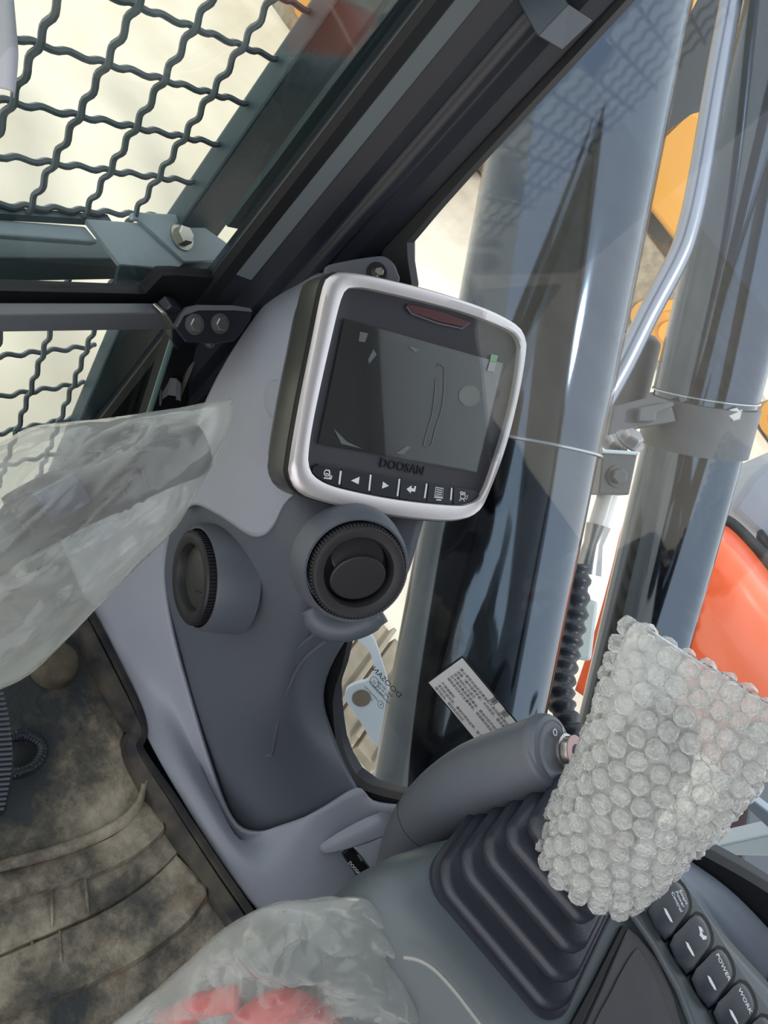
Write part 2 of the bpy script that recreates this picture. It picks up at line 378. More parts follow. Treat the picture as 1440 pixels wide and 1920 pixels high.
# right end folded edge
# ------------------------------------------------------------------ windshield
wu = struct(empty('window_2', (.2, YW, -.45)))
MB().box((.02, YW + .004, .14), (.625, 0, 0), (0, .003, 0), (0, 0, .59)).build('pane', g_wind, wu, smooth=0)
e = MB().tube([(.640, .3655, z) for z in (-.44, .0, .75)], .004, 8).build('edge_bead', M('glass_edge_teal', (92, 118, 118), .3), wu)
wl = struct(empty('window_3', (.2, YW - .03, ZF)))
lowz = -.90
def ylow(z): return YW - .32 * max(0, -.52 - z) 
MB().prism([(-.6, ylow(-.50), -.50), (.642, ylow(-.50), -.50), (.642, ylow(lowz), lowz), (-.6, ylow(lowz), lowz)], (0, .006, 0)).build('pane', g_wind, wl, smooth=0)
MB().prism([(.62, ylow(-.5) - .006, -.5), (.75, ylow(-.5) - .006, -.5), (.75, ylow(lowz) - .006, lowz), (.62 + .028, ylow(lowz) - .006, lowz)], (0, .012, 0)).build('black_border', m_black, wl, smooth=0)
MB().tube([(.622, ylow(-.5) - .008, -.5), (.65, ylow(lowz) - .008, lowz)], .0035, 8).build('edge_bead', MATS['glass_edge_teal'], wl)
# black lower border of the upper pane, with its raised corner
s = struct(MB().prism([PY(u, v, YW - .003) for u, v in [(-420, 545), (0, 545), (140, 548), (272, 551), (290, 532), (304, 517), (330, 516), (398, 521), (470, 545), (470, 600), (330, 612), (0, 612), (-420, 612)]], (0, .012, 0)).build('trim_2', m_black, smooth=0))

# ------------------------------------------------------------------ latch rail under the windscreen with its hinge bracket
rail = empty('windscreen_rail', PY(100, 590, YW - .02), 'grey square bar across the windscreen with bolted end bracket', 'rail')
mb = MB(); A = [PY(u, v, YW - .012) for u, v in [(-420, 566), (293, 568), (310, 600), (-420, 599)]]
mb.prism(A, (0, -.016, .004)); mb.build('bar', m_rail, rail, smooth=0, bevel=.0015)
mb = MB().prism([PY(u, v, YW - .016) for u, v in [(283, 568), (292, 566), (312, 596), (302, 600)]], (0, -.017, .004)); mb.build('weld', m_zinc, rail, smooth=0, bevel=.002)
mb = MB().prism([PY(u, v, YW - .014) for u, v in [(293, 566), (308, 553), (322, 556), (340, 573), (352, 576), (336, 612), (320, 640), (310, 622), (309, 599)]], (0, -.014, 0)); mb.build('gusset', m_pillar, rail, smooth=0, bevel=.002)
pl = Plane(PY(400, 600, YW - .045), V((-.35, -.62, .7)), (1, 0, 0))
pts = [(330, 616), (345, 590), (358, 582), (372, 580), (440, 581), (460, 578), (473, 584), (470, 600), (455, 622), (440, 640), (400, 645), (350, 642)]
MB().prism([pl.at(*p) for p in pts], pl.n * -.004).build('hinge_plate', m_pillar, rail, smooth=0, bevel=.001)
top = [(352, 576), (372, 572), (440, 573), (470, 578), (473, 585), (440, 582), (372, 582), (345, 592), (333, 614), (328, 612), (340, 588)]
MB().prism([pl.at(*p, .002) for p in top], pl.n * -.006).build('hinge_flange', m_rail, rail, smooth=0)
for (u, v) in [(364, 608), (412, 607)]: hexbolt('bolt', pl.at(u, v, .001), pl.n, .0075, m_boltdark, rail)
hexbolt('bolt', pl.at(394, 643, -.01), pl.n, .004, m_boltdark, rail)
hk = empty('pillar_hook', PD(322, 730, .9), 'small grey curved clip on the black post beside the lower glass', 'clip')
mb = MB(); hp_ = [PD(u, v, .88) for u, v in [(302, 728), (305, 716), (316, 708), (330, 710), (338, 720)]]
for i in range(4):
    a, b = hp_[i], hp_[i + 1]; c2, d2 = a + V((.004, -.012, -.02)), b + V((.004, -.012, -.02)); nn = (b - a).cross(c2 - a).normalized() * .002
    mb.prism([a, b, d2, c2], nn)
mb.build('hook', m_rail, hk, smooth=0)
MB().prism([PD(u, v, .895) for u, v in [(362, 668), (368, 672), (338, 750), (330, 750)]], (.004, .006, 0)).build('strip', M('strip_taupe', (92, 88, 84), .5), hk, smooth=0)

# ------------------------------------------------------------------ wire guard outside the windscreen
YG = .45
gd = empty('window_guard', (.3, YG, -.86), 'slate painted crimped wire mesh guard bolted outside the windscreen', 'window guard')
def wire(p0, p1, n, amp, adir, ph):
    pts = []; L_ = p1 - p0
    for i in range(n + 1):
        t = i / n; pts.append(p0 + L_ * t + adir * (amp * math.cos(2 * math.pi * (t * ph))))
    return MB().tube(pts, .0030, 6)
DX, DZ = .0608, .0514
X0, Z0 = .589, -.4455
nv, nh = 12, 13
zt = Z0 + nh * DZ
vw = wire(V((X0, YG, Z0 - .01)), V((X0, YG, zt)), nh * 14, .0024, V((0, 1, 0)), (zt - Z0 + .01) / DZ * 2.0).build('wire', m_wire, gd)
for i in range(1, nv): copyobj(vw, gd, (-DX * i, 0, 0))
xl = X0 - nv * DX
hw = wire(V((xl, YG + .004, Z0)), V((X0 + .062, YG + .004, Z0)), nv * 14, .0022, V((0, 1, 0)), (X0 + .062 - xl) / DX * 2.0).build('wire', m_wire, gd)
for i in range(1, nh): copyobj(hw, gd, (0, 0, DZ * i))
# lower mesh leans inwards below the cross bar
def ylg(z): return YG - .32 * max(0, -.62 - z)
zl0, zl1 = -.52, -.88
for i in range(10):
    x = .612 - DX * i
    wire(V((x, ylg(zl0), zl0)), V((x, ylg(zl1) , zl1)), 84, .0022, V((0, 1, 0)), 14).build('wire', m_wire, gd) if i == 0 else None
lw0 = [o for o in gd.children if o.name.startswith('wire')][-1]
for i in range(1, 10): copyobj(lw0, gd, (-DX * i, 0, 0))
lh = wire(V((xl, 0, 0)), V((X0 + .062, 0, 0)), nv * 14, .0022, V((0, 1, 0)), (X0 + .062 - xl) / DX * 2.0)
l0 = None
for z in (-.602, -.657, -.712, -.767, -.822):
    if l0 is None:
        l0 = lh.build('wire', m_wire, gd); l0.location = (0, ylg(z) + .004, z)
    else: c = copyobj(l0, gd); c.location = (0, ylg(z) + .004, z)
# frame bars
MB().box((.680, YG - .002, .05), (.036, 0, 0), (0, .012, 0), (0, 0, .52)).build('frame_post', m_guard, gd, smooth=0, bevel=.003)
MB().prism([(.642, ylg(-.47) - .002, -.47), (.718, ylg(-.47) - .002, -.47), (.718, ylg(-.88) - .002, -.88), (.642, ylg(-.88) - .002, -.88)], (0, .02, 0)).build('frame_post', m_guard, gd, smooth=0, bevel=.003)
xp = Plane((.45, YG - .02, -.462), V((0, -.42, .90)), (1, 0, 0))
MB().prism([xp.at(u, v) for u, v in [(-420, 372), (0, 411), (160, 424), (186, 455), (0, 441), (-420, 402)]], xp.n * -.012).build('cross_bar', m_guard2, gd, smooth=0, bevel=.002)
MB().box((.21, YG - .006, -.502), (.42, 0, 0), (0, .014, 0), (0, 0, .016)).build('lower_cross_bar', m_guard, gd, smooth=0, bevel=.002)
MB().box((.20, YG, -.452), (.36, 0, 0), (0, .004, 0), (0, 0, .004)).build('rim_strip', m_guard, gd, smooth=0)
# bracket plates and bolt
gp = Plane((.66, YG - .045, -.46), V((-.05, -.42, .90)), (1, 0, 0))
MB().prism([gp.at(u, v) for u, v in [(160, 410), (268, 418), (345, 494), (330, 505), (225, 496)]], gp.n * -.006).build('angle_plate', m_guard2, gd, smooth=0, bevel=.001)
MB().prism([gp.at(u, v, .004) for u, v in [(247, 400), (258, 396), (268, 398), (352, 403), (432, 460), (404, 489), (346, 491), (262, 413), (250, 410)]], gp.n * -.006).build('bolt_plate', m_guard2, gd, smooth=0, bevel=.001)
hexbolt('bolt', gp.at(340, 444, .004), gp.n, .0105, m_zinc, gd)
MB().prism([gp.at(u, v, -.02) for u, v in [(225, 496), (345, 494), (400, 490), (385, 520), (300, 518), (215, 545)]], gp.n * -.006).build('lower_plate', m_guard, gd, smooth=0)
# dark weather strip on the outside of the pillar
ws = empty('drip_strip', (.70, .41, -.4), 'long narrow dark strip standing between guard post and pillar', 'strip')
mb = MB(); zz = [-.405 + i * .045 for i in range(26)]; rr = random.Random(4)
ptsL = [V((.668 + rr.uniform(-.002, .002), .405, z)) for z in zz]; ptsR = [V((.704, .40, z)) for z in zz]
mb.prism(ptsL + ptsR[::-1], (0, .006, 0)).build('strip', m_guard, ws, smooth=0)

# hanging pale sheet at the top left
sh = empty('hanging_sheet', PD(10, 180, .45), 'pale lavender sheet hanging at the left edge of the windscreen', 'sheet')
rows = [[PD(-120, -60, .44), PD(-40, -60, .43), PD(12, -60, .42), PD(20, -20, .43)], [PD(-120, 60, .44), PD(-40, 60, .43), PD(20, 60, .42), PD(28, 60, .43)],
        [PD(-120, 130, .44), PD(-40, 130, .43), PD(20, 120, .42), PD(31, 110, .43)], [PD(-120, 150, .44), PD(-40, 160, .43), PD(18, 170, .42), PD(24, 183, .43)]]
grid('sheet', rows, m_sheet, sh, solid=.001)
# ================================================================== INTERIOR
SX = .79
def C(u, v, x): return PX(u, v, x * SX)
# ---- slate column under the monitor
cl = empty('vent_column', C(480, 1540, .8), 'slate grey moulded column with two round air vents below the monitor', 'column')
rows = [
 [C(330, 830, .80), C(420, 820, .79), C(520, 800, .80), C(640, 800, .87), C(820, 830, .93)],
 [C(300, 920, .80), C(400, 900, .78), C(510, 890, .768), C(640, 890, .84), C(815, 900, .92)],
 [C(293, 1020, .80), C(395, 1010, .775), C(500, 1005, .757), C(620, 1000, .775), C(788, 985, .87)],
 [C(295, 1120, .80), C(400, 1110, .775), C(500, 1110, .763), C(600, 1110, .775), C(745, 1100, .85)],
 [C(312, 1210, .80), C(410, 1210, .785), C(500, 1205, .778), C(570, 1200, .80), C(642, 1196, .92)],
 [C(335, 1310, .795), C(420, 1310, .788), C(490, 1310, .79), C(548, 1312, .82), C(600, 1302, .935)],
 [C(372, 1430, .79), C(435, 1425, .795), C(495, 1425, .815), C(560, 1420, .86), C(634, 1414, .94)],
 [C(420, 1585, .785), C(480, 1575, .805), C(540, 1565, .84), C(600, 1535, .88), C(676, 1488, .942)]]
grid('body', rows, m_dark, cl, 6, 6, solid=.006)
# raised rib on the column
rib = [(600, 1195), (560, 1230), (535, 1275), (515, 1330), (503, 1390), (498, 1412)]
def colx(v): return {1195: .797, 1230: .792, 1275: .795, 1330: .80, 1390: .808, 1412: .811}[v]
mb = MB(); cpts = cr([C(u, v, colx(v)) for u, v in rib], 4)
up_ = V((-.6, -.5, .5)).normalized()
L1, R1 = [], []
for i, p in enumerate(cpts):
    p = V(p); t = (V(cpts[min(i + 1, len(cpts) - 1)]) - V(cpts[max(i - 1, 0)])).normalized(); sd = t.cross(-FWD).normalized() * .0075
    L1.append(p + sd); R1.append(p - sd)
mb.tube([v - FWD * .001 for v in L1], .0023, 8); mb.tube([v - FWD * .001 for v in R1], .0023, 8)
mb.build('rib', m_dark, cl)
MB().tube([L1[-1] - FWD * .001, V(cpts[-1]) + (V(cpts[-1]) - V(cpts[-2])).normalized() * .004 - FWD * .001, R1[-1] - FWD * .001], .0023, 8).build('rib_end', m_dark, cl)

def vent(c, axis, R_, sx, sy, e1, open_, depth_, flapmat):
    t = MB(); n = 48; axis = V(axis).normalized()
    hs = MB().lathe(c, axis, [(R_ * 1.30, -depth_), (R_ * 1.24, -depth_ * .45), (R_ * 1.16, 0), (R_ * 1.13, .0035), (R_ * 1.08, .003), (R_ * 1.05, -.004), (R_ * 1.05, -.02)], n, e1, sx, sy).build('vent_housing', m_dark, cl)
    rg = MB().lathe(c, axis, [(R_ * 1.0, -.02), (R_ * 1.0, .010), (R_ * .97, .0125), (R_ * .90, .013), (R_ * .76, .011), (R_ * .72, .007), (R_ * .70, -.012)], n, e1, sx, sy).build('vent_ring', m_vent, hs)
    # knurled grip teeth around the ring
    e1v = V(e1); e1v = (e1v - axis * e1v.dot(axis)).normalized(); e2v = axis.cross(e1v); kn = MB(); NT = 84
    for k in range(NT):
        a = 2 * math.pi * k / NT; d = e1v * math.cos(a) * sx + e2v * math.sin(a) * sy; tt = (-e1v * math.sin(a) + e2v * math.cos(a))
        kn.box(V(c) + d * R_ * .995 + axis * .004, d.normalized() * .0018, tt * .0010, axis * .0062)
    k_ = kn.build('knurl', m_vent, hs, smooth=0); k_['kind'] = 'stuff'
    MB().lathe(c, axis, [(R_ * .72, -.010), (.0001, -.010)], n, e1, sx, sy).build('vent_barrel', M('vent_inside', (22, 22, 25), .7), hs)
    if open_:
        # two tilted flap discs
        for (dv, tilt, rr_) in open_:
            ax2 = (axis + V(dv) * tilt).normalized(); cc = V(c) + V(dv) * rr_[1] + axis * rr_[2]
            MB().lathe(cc, ax2, [(R_ * rr_[0], -.002), (R_ * rr_[0], .0012), (R_ * rr_[0] * .95, .002), (.0001, .0022)], 40, e1, rr_[3], rr_[4]).build('flap', flapmat, hs)
    else:
        MB().lathe(c, axis, [(R_ * .70, -.006), (R_ * .70, .001), (R_ * .66, .002), (.0001, .0015)], n, e1, sx, sy).build('flap', flapmat, hs)
        q = V(c) + axis * .002 + e1v * R_ * .30
        MB().box(q + e2v * .004, e1v * .0008, e2v * .010, axis * .0006).build('flap_tab', m_vent, hs, smooth=0)
    return hs
# left vent: faces the driver's feet
cL = C(373, 1083, .735); aL = V((-.78, -.05, .12)).normalized()
# its face is seen obliquely: normal to the left of the view
aL = (-FWD * .60 - RIGHT * .80 - DOWN * .02).normalized()
vent(cL, aL, .0535, 1, 1, DOWN, None, .045, M('vent_flap_olive', (62, 63, 62), .45))
cR = C(668, 1068, .70); aR = (-FWD * .90 + RIGHT * .28 - DOWN * -.20).normalized()
vent(cR, aR, .0455, 1, 1, RIGHT, [(-DOWN * 1, .35, (.58, .014, .004, 1, .8)), (DOWN * 1, .25, (.60, .006, .006, 1, .85))], .03, m_vent)
# lower lip under the right vent
MB().tube(cr([PD(u, v, .80) for u, v in [(582, 1140), (600, 1168), (640, 1180), (680, 1170), (716, 1148)]], 5), [.012] * 3 + [.014] * 15 + [.012] * 3, 16).build('vent_lip', m_dark, cl, smooth=180)

# ---- light grey trim: shroud behind the monitor and floor surround
tp = empty('monitor_shroud', C(480, 1000, .78), 'light grey smooth shroud panel behind the monitor', 'panel')
rows = [
 [C(560, 528, .90), C(620, 520, .90), C(690, 540, .90)],
 [C(500, 582, .875), C(580, 575, .87), C(680, 600, .88)],
 [C(440, 668, .84), C(530, 660, .835), C(670, 680, .86)],
 [C(392, 760, .81), C(500, 770, .80), C(660, 780, .84)],
 [C(360, 850, .79), C(470, 860, .775), C(620, 870, .81)],
 [C(345, 925, .782), C(450, 950, .762), C(560, 905, .785)],
 [C(352, 958, .782), C(425, 975, .760), C(545, 935, .775)]]
# cut lower contour: sheet follows the notch of the column
low = [(345, 962), (375, 946), (420, 966), (462, 994), (484, 1004), (503, 1000), (520, 980), (545, 935), (600, 900)]
up1 = [(360, 850), (390, 856), (425, 862), (455, 868), (480, 872), (500, 872), (520, 870), (560, 868), (620, 866)]
up2 = [(392, 760), (415, 762), (440, 766), (470, 770), (500, 772), (525, 774), (550, 776), (600, 778), (660, 780)]
up3 = [(440, 668), (460, 668), (485, 665), (510, 662), (535, 662), (560, 662), (590, 665), (630, 670), (670, 680)]
up4 = [(500, 582), (520, 580), (540, 578), (560, 576), (580, 575), (600, 577), (620, 582), (650, 590), (680, 600)]
up5 = [(560, 528), (570, 526), (580, 524), (590, 522), (605, 520), (620, 521), (635, 525), (660, 531), (690, 540)]
xs = lambda b: [b + d for d in (.012, .006, .0, -.004, -.006, -.004, 0, .01, .03)]
mid = [(352, 905), (384, 902), (422, 914), (458, 930), (482, 938), (502, 936), (520, 925), (552, 902), (610, 884)]
rows = [[C(*p, x) for p, x in zip(r, xs(b))] for r, b in ((up5, .905), (up4, .87), (up3, .835), (up2, .802), (up1, .775), (mid, .764), (low, .757))]
grid('panel', rows, m_light, tp, 5, 5, solid=.007)
sm = MB().lathe(C(517, 748, .796), -FWD + RIGHT * .2, [(.0205, 0), (.0205, .0006), (.0200, .0006), (.0200, 0)], 40, DOWN, 1, .62).build('plug_outline', m_light, tp)

fs_ = empty('floor_surround', C(470, 1640, .79), 'light grey plastic surround between floor mat and column', 'trim panel')
zt_ = ZF + .012
rows = [
 [PZ(60, 900, zt_ + .10), C(170, 900, .80), C(270, 900, .80), C(350, 900, .788)],
 [PZ(120, 1020, zt_ + .03), C(190, 1010, .79), C(250, 1010, .79), C(320, 1020, .792)],
 [PZ(172, 1138, zt_), C(215, 1125, .775), C(265, 1110, .783), C(314, 1095, .790)],
 [PZ(212, 1235, zt_), C(250, 1225, .77), C(295, 1210, .778), C(332, 1200, .785)],
 [PZ(254, 1335, zt_), PZ(290, 1325, -.888), C(330, 1318, .775), C(362, 1310, .782)],
 [PZ(290, 1410, zt_), PZ(325, 1405, -.888), C(362, 1405, .77), C(392, 1412, .777)],
 [PZ(345, 1500, zt_), PZ(375, 1500, -.888), C(405, 1505, .768), C(430, 1520, .775)],
 [PZ(410, 1600, zt_), PZ(430, 1590, -.888), C(448, 1578, .772), C(468, 1556, .785)],
 [PZ(480, 1705, zt_), PZ(498, 1650, -.888), PZ(520, 1590, -.88), C(540, 1546, .828)],
 [PZ(545, 1740, zt_), PZ(565, 1670, -.886), PZ(585, 1590, -.868), C(605, 1512, .872)],
 [PZ(610, 1740, zt_), PZ(630, 1670, -.884), PZ(645, 1590, -.86), C(668, 1476, .932)],
 [PZ(700, 1740, zt_), PZ(700, 1670, -.88), PZ(695, 1580, -.848), C(700, 1500, .938)],
 [PZ(800, 1740, zt_), PZ(790, 1660, -.875), PZ(770, 1580, -.84), C(745, 1508, .94)]]
grid('panel', rows, m_light, fs_, 5, 4, solid=.006)
# moulded hood over the socket recess
hpl = Plane(C(650, 1600, .876), -FWD + V((0, 0, .35)), RIGHT)
rows = [[hpl.at(596, 1588, .002), hpl.at(640, 1560, .016), hpl.at(690, 1535, .010), hpl.at(735, 1515, 0)],
        [hpl.at(602, 1592, .006), hpl.at(648, 1572, .022), hpl.at(698, 1548, .018), hpl.at(740, 1530, .004)],
        [hpl.at(610, 1597, .006), hpl.at(660, 1586, .020), hpl.at(715, 1568, .014), hpl.at(755, 1560, .004)]]
grid('socket_hood', rows, m_light, fs_, 5, 5, solid=.004)
rows = [[hpl.at(660, 1586, .020), hpl.at(690, 1578, .016), hpl.at(715, 1568, .014)], [hpl.at(684, 1612, .016), hpl.at(700, 1605, .014), hpl.at(716, 1600, .010)], [hpl.at(702, 1640, .008), hpl.at(712, 1640, .006), hpl.at(722, 1640, .004)]]
grid('socket_cheek', rows, m_light, fs_, 5, 5, solid=.004)
so = empty('accessory_socket', hpl.at(668, 1620), 'small black socket cover with white lettering beside the console', 'socket')
q = [hpl.at(u, v, .010) for u, v in [(641, 1603), (658, 1587), (697, 1634), (676, 1654)]]
MB().prism(q, hpl.n * -.008).build('cover', M('socket_black', (20, 20, 24), .35), so, smooth=0, bevel=.001)
text('lettering', 'DOOSAN', hpl.at(666, 1630, .0104), hpl.at(676, 1642) - hpl.at(656, 1618), hpl.at(680, 1616) - hpl.at(666, 1630), .0062, m_white, so, bold=.01)
MB().prism([hpl.at(u, v, .0102) for u, v in [(669, 1603), (673, 1601), (681, 1613), (677, 1615)]], hpl.n * .0003).build('mark', M('mark_grey', (110, 110, 116), .5), so, smooth=0)

# ---- bracket behind the monitor top, on the pillar
mbk = empty('monitor_bracket', PD(690, 500, .84), 'grey moulded bracket with screw behind the monitor top', 'bracket')
bp_ = Plane(PX(700, 500, .70), -FWD + V((0, -.2, .2)), RIGHT)
MB().prism([bp_.at(u, v) for u, v in cr([(610, 500), (650, 488), (700, 480), (722, 480), (738, 492), (746, 508), (748, 530), (700, 545), (620, 530)], 4, True)], bp_.n * -.012).build('body', M('bracket_grey', (104, 104, 116), .42), mbk, smooth=0, bevel=.003, bseg=3)
MB().lathe(bp_.at(706, 511, .001), bp_.n, [(.011, 0), (.011, .0005), (.006, .0005), (.006, -.003)], 24).build('recess', m_black, mbk)
hexbolt('screw', bp_.at(710, 511, -.001), bp_.n, .005, m_zinc, mbk)
ru = struct(MB().prism([PX(u, v, XW + .002) for u, v in cr([(700, 470), (737, 468), (735, 482), (748, 500), (757, 515), (758, 540), (740, 560), (700, 540)], 4, True)], (.008, 0, 0)).build('trim_3', m_black, smooth=40))

# ================================================================== MONITOR
mo = Plane(PD(748, 745, .74), V((-.437, -.475, .763)), V((.812, -.573, .109)))
mon = empty('monitor', mo.p - mo.n * .08, 'cab display monitor in a silver bezel with six keys', 'monitor')
OUT = [(607, 536), (622, 516), (645, 510), (705, 519), (817, 547), (911, 579), (964, 607), (981, 630), (984, 656), (971, 735), (945, 840), (911, 930), (896, 958), (870, 973), (817, 977), (705, 964), (592, 937), (557, 919), (543, 892), (544, 862), (561, 761), (585, 641)]
INN = [(641, 554), (660, 541), (705, 546), (855, 583), (941, 615), (966, 634), (972, 660), (956, 761), (922, 877), (900, 930), (877, 944), (847, 947), (742, 936), (637, 915), (594, 897), (579, 877), (577, 847), (589, 772), (619, 637)]
NM = 120
o2 = [mo.uv(mo.at(*p)) for p in cr(OUT, 5, True)]; i2 = [mo.uv(mo.at(*p)) for p in cr(INN, 5, True)]
cM = mo.uv(mo.at(765, 745))
o2 = polar(o2, NM, cM); i2 = polar(i2, NM, cM)
def sc2(pts, k): return [(cM[0] + (p[0] - cM[0]) * k, cM[1] + (p[1] - cM[1]) * k) for p in pts]
def lay(pts, h): return [mo.pt(p[0], p[1], h) for p in pts]
loft('housing', [lay(sc2(o2, .86), -.085), lay(sc2(o2, .955), -.055), lay(sc2(o2, 1.005), -.045), lay(sc2(o2, 1.012), -.014), lay(sc2(o2, 1.012), -.009)], m_housing, mon, smooth=35)
loft('gasket', [lay(sc2(o2, 1.006), -.010), lay(sc2(o2, 1.006), -.002), lay(sc2(o2, .99), -.002), lay(sc2(o2, .99), -.010)], m_black, mon, cap=False, smooth=35)
lerp = lambda A, B, t: [(a[0] + (b[0] - a[0]) * t, a[1] + (b[1] - a[1]) * t) for a, b in zip(A, B)]
loft('bezel', [lay(o2, -.004), lay(o2, .000), lay(lerp(o2, i2, .12), .0035), lay(lerp(o2, i2, .35), .0052), lay(lerp(o2, i2, .8), .0046), lay(lerp(o2, i2, .96), .0030), lay(i2, .0004), lay(i2, -.008)], m_silver, mon, cap=False, smooth=35)
loft('face', [lay(i2, -.012), lay(i2, -.0035), lay(sc2(i2, .93), -.0055)], m_face, mon, smooth=35)
scr = [(645, 598), (941, 682), (892, 883), (596, 831)]
sq = [mo.at(*p, -.0052) for p in scr]
sr = MB().prism(sq, mo.n * .0012).build('screen', m_screen, mon, smooth=0)
MB().prism([mo.at(*p, -.0036) for p in [(641, 596), (944, 681), (894, 886), (593, 833)]], mo.n * .0002).build('protective_film', f_scr, mon, smooth=0)
# lifted bubbles under the film, round sticker
fl = M('film_bubble', (104, 108, 112), .12)
for pts in ([(820, 688), (828, 686), (834, 694), (830, 760), (818, 800), (808, 836), (800, 838), (796, 828), (812, 770)],):
    MB().tube([mo.at(*p, -.003) for p in cr(pts, 3, True)], .0005, 5, cap=False).build('film_crease', fl, sr)
for pts in ([(625, 803), (640, 832), (680, 842), (650, 828)], [(742, 850), (762, 836), (770, 838), (756, 852)], [(675, 622), (690, 625), (684, 642), (672, 640)], [(700, 655), (706, 665), (692, 682), (690, 674)], [(765, 648), (785, 655), (778, 662)]):
    MB().prism([mo.at(*p, -.0034) for p in pts], mo.n * .0004).build('film_crease', fl, sr, smooth=0)
MB().prism([mo.at(880 + 20 * math.cos(a * math.pi / 12), 742 + 19.5 * math.sin(a * math.pi / 12), -.0034) for a in range(24)], mo.n * .0002).build('round_sticker', M('sticker_grey', (112, 118, 116), .3), sr, smooth=0)
MB().prism([mo.at(*p, -.0030) for p in [(921, 664), (933, 667), (930, 679), (918, 677)]], mo.n * .0006).build('pull_tab', m_green, sr, smooth=0)
MB().prism([mo.at(*p, -.0030) for p in [(918, 678), (930, 680), (926, 698), (913, 695)]], mo.n * .0005).build('pull_tab', M('tab_clear', (150, 150, 150), .3), sr, smooth=0)
al = MB().prism([mo.at(*p, -.0050) for p in [(761, 571), (772, 572), (830, 586), (878, 604), (866, 613), (820, 603), (771, 586)]], mo.n * .0020).build('alarm_lamp', m_redlamp, mon, smooth=0)
MB().tube([mo.at(*p, -.0035) for p in [(762, 574), (772, 588), (820, 606), (866, 616), (880, 605)]], .0012, 6).build('lamp_rim', M('lamp_rim_grey', (92, 90, 98), .4), al)
text('lettering', 'DOOSAN', mo.at(755, 876, -.0046), mo.at(790, 878) - mo.at(720, 864), -(mo.at(752, 888) - mo.at(756, 871)), .0135, M('embossed_charcoal', (26, 25, 30), .35), mon, thick=.0005)
# keys
def seg(p, q, t): return (p[0] + (q[0] - p[0]) * t, p[1] + (q[1] - p[1]) * t)
topL = [(592, 869), (637, 876), (693, 886), (748, 895), (799, 905), (846, 912), (889, 917)]
botL = [(590, 894), (636, 914), (690, 927), (744, 935), (796, 942), (845, 946), (890, 938)]
keys = []
for i in range(6):
    a, b, c_, d = topL[i], topL[i + 1], botL[i + 1], botL[i]
    if i == 0: pts = [(581, 884), (584, 874), (594, 869), b, c_, (612, 907), (592, 896)]
    elif i == 5: pts = [a, (880, 917), (892, 922), (898, 930), (888, 942), (870, 947), d]
    else: pts = [a, b, c_, d]
    g = .988
    cx = sum(p[0] for p in pts) / len(pts); cy = sum(p[1] for p in pts) / len(pts)
    keys.append(MB().prism([mo.at(cx + (p[0] - cx) * .975, cy + (p[1] - cy) * .96, -.0052) for p in pts], mo.n * .0038).build('key', m_key, mon, smooth=0, bevel=.0006))
for i, (p, q) in enumerate([((639, 883), (636, 908)), ((695, 890), (692, 920)), ((749, 898), (745, 930)), ((800, 907), (796, 934)), ((847, 915), (845, 938))]):
    MB().tube([mo.at(*p, -.0012), mo.at(*q, -.0012)], .0010, 8).build('light_bar', m_white, mon)
KH = -.00135
def ico(pts, k, closed=True): return MB().prism([mo.at(*p, KH) for p in pts], mo.n * .0003).build('icon', m_white, keys[k], smooth=0)
def line(pts, k, r=.0005, closed=False):
    P = [mo.at(*p, KH) for p in pts]
    if closed: P = P + [P[0], P[1]]
    return MB().tube(P, r, 5).build('icon', m_white, keys[k])
ico([(658, 901), (674, 894), (672, 908)], 1); ico([(718, 903), (716, 916), (729, 911)], 2)
ico([(762, 917), (772, 910), (771, 915), (776, 916), (777, 911), (780, 912), (778, 922), (770, 921), (770, 925)], 3)
circ = lambda cx, cy, r, n=14: [(cx + r * math.cos(2 * math.pi * k / n), cy + r * math.sin(2 * math.pi * k / n)) for k in range(n)]
line(circ(613, 887, 5.5), 0, closed=True); line([(610, 881), (618, 882), (617, 886)], 0); line([(607, 896), (621, 898)], 0, .0007); line(circ(620, 894, 2.3, 8), 0, closed=True); line([(610, 888), (616, 889)], 0, .0006)
line([(817, 914), (831, 916), (830, 931), (815, 929)], 4, closed=True)
for t in (.25, .5, .75): line([seg((819, 914), (817, 930), t), seg((829, 916), (828, 931), t)], 4)
line([(814, 932), (830, 934)], 4, .0007); line([(818, 937), (827, 938)], 4, .0007)
line([(864, 927), (872, 928), (871, 935), (863, 934)], 5, closed=True); line(circ(865, 924, 2.2, 8), 5, closed=True); line(circ(870, 925, 2.2, 8), 5, closed=True)
line([(872, 931), (877, 929), (875, 936), (871, 934)], 5); line([(866, 935), (861, 939)], 5); line([(868, 935), (871, 940)], 5)
# neck joining monitor to shroud
arm = MB().tube([mo.pt(.0, -.01, -.08), mo.pt(0.02, -.02, -.13), C(600, 800, .80)], [.035, .035, .04], 16).build('mount_neck', m_dark, mon)
# ================================================================== RIGHT CONSOLE
cp = Plane(PD(985, 1715, .6), V((-.15, .2, 1)), V((1, 0, .15)))
con = empty('side_console', cp.pt(.02, 0, -.35), 'grey right hand armrest console carrying the joystick boot', 'console')
prof = [(-.19, -.40), (-.175, -.30), (-.145, -.16), (-.112, -.062), (-.092, -.022), (-.074, -.004), (-.055, 0), (.04, 0), (.165, 0), (.172, -.006), (.172, -.40)]
rings = []
for (b, da, dh) in [(.116, .012, -.10), (.113, .009, -.035), (.106, .005, -.010), (.090, 0, 0), (0, 0, 0), (-.12, 0, 0), (-.30, 0, 0), (-.5, 0, 0)]:
    rings.append([cp.pt(a + (da if a < .1 else -da * .2), b - (max(0, a + .04) * .62 if b > .05 else 0), h + (dh if h > -.2 else 0)) for a, h in prof])
loft('body', rings, m_console, con, smooth=180, sub=1)
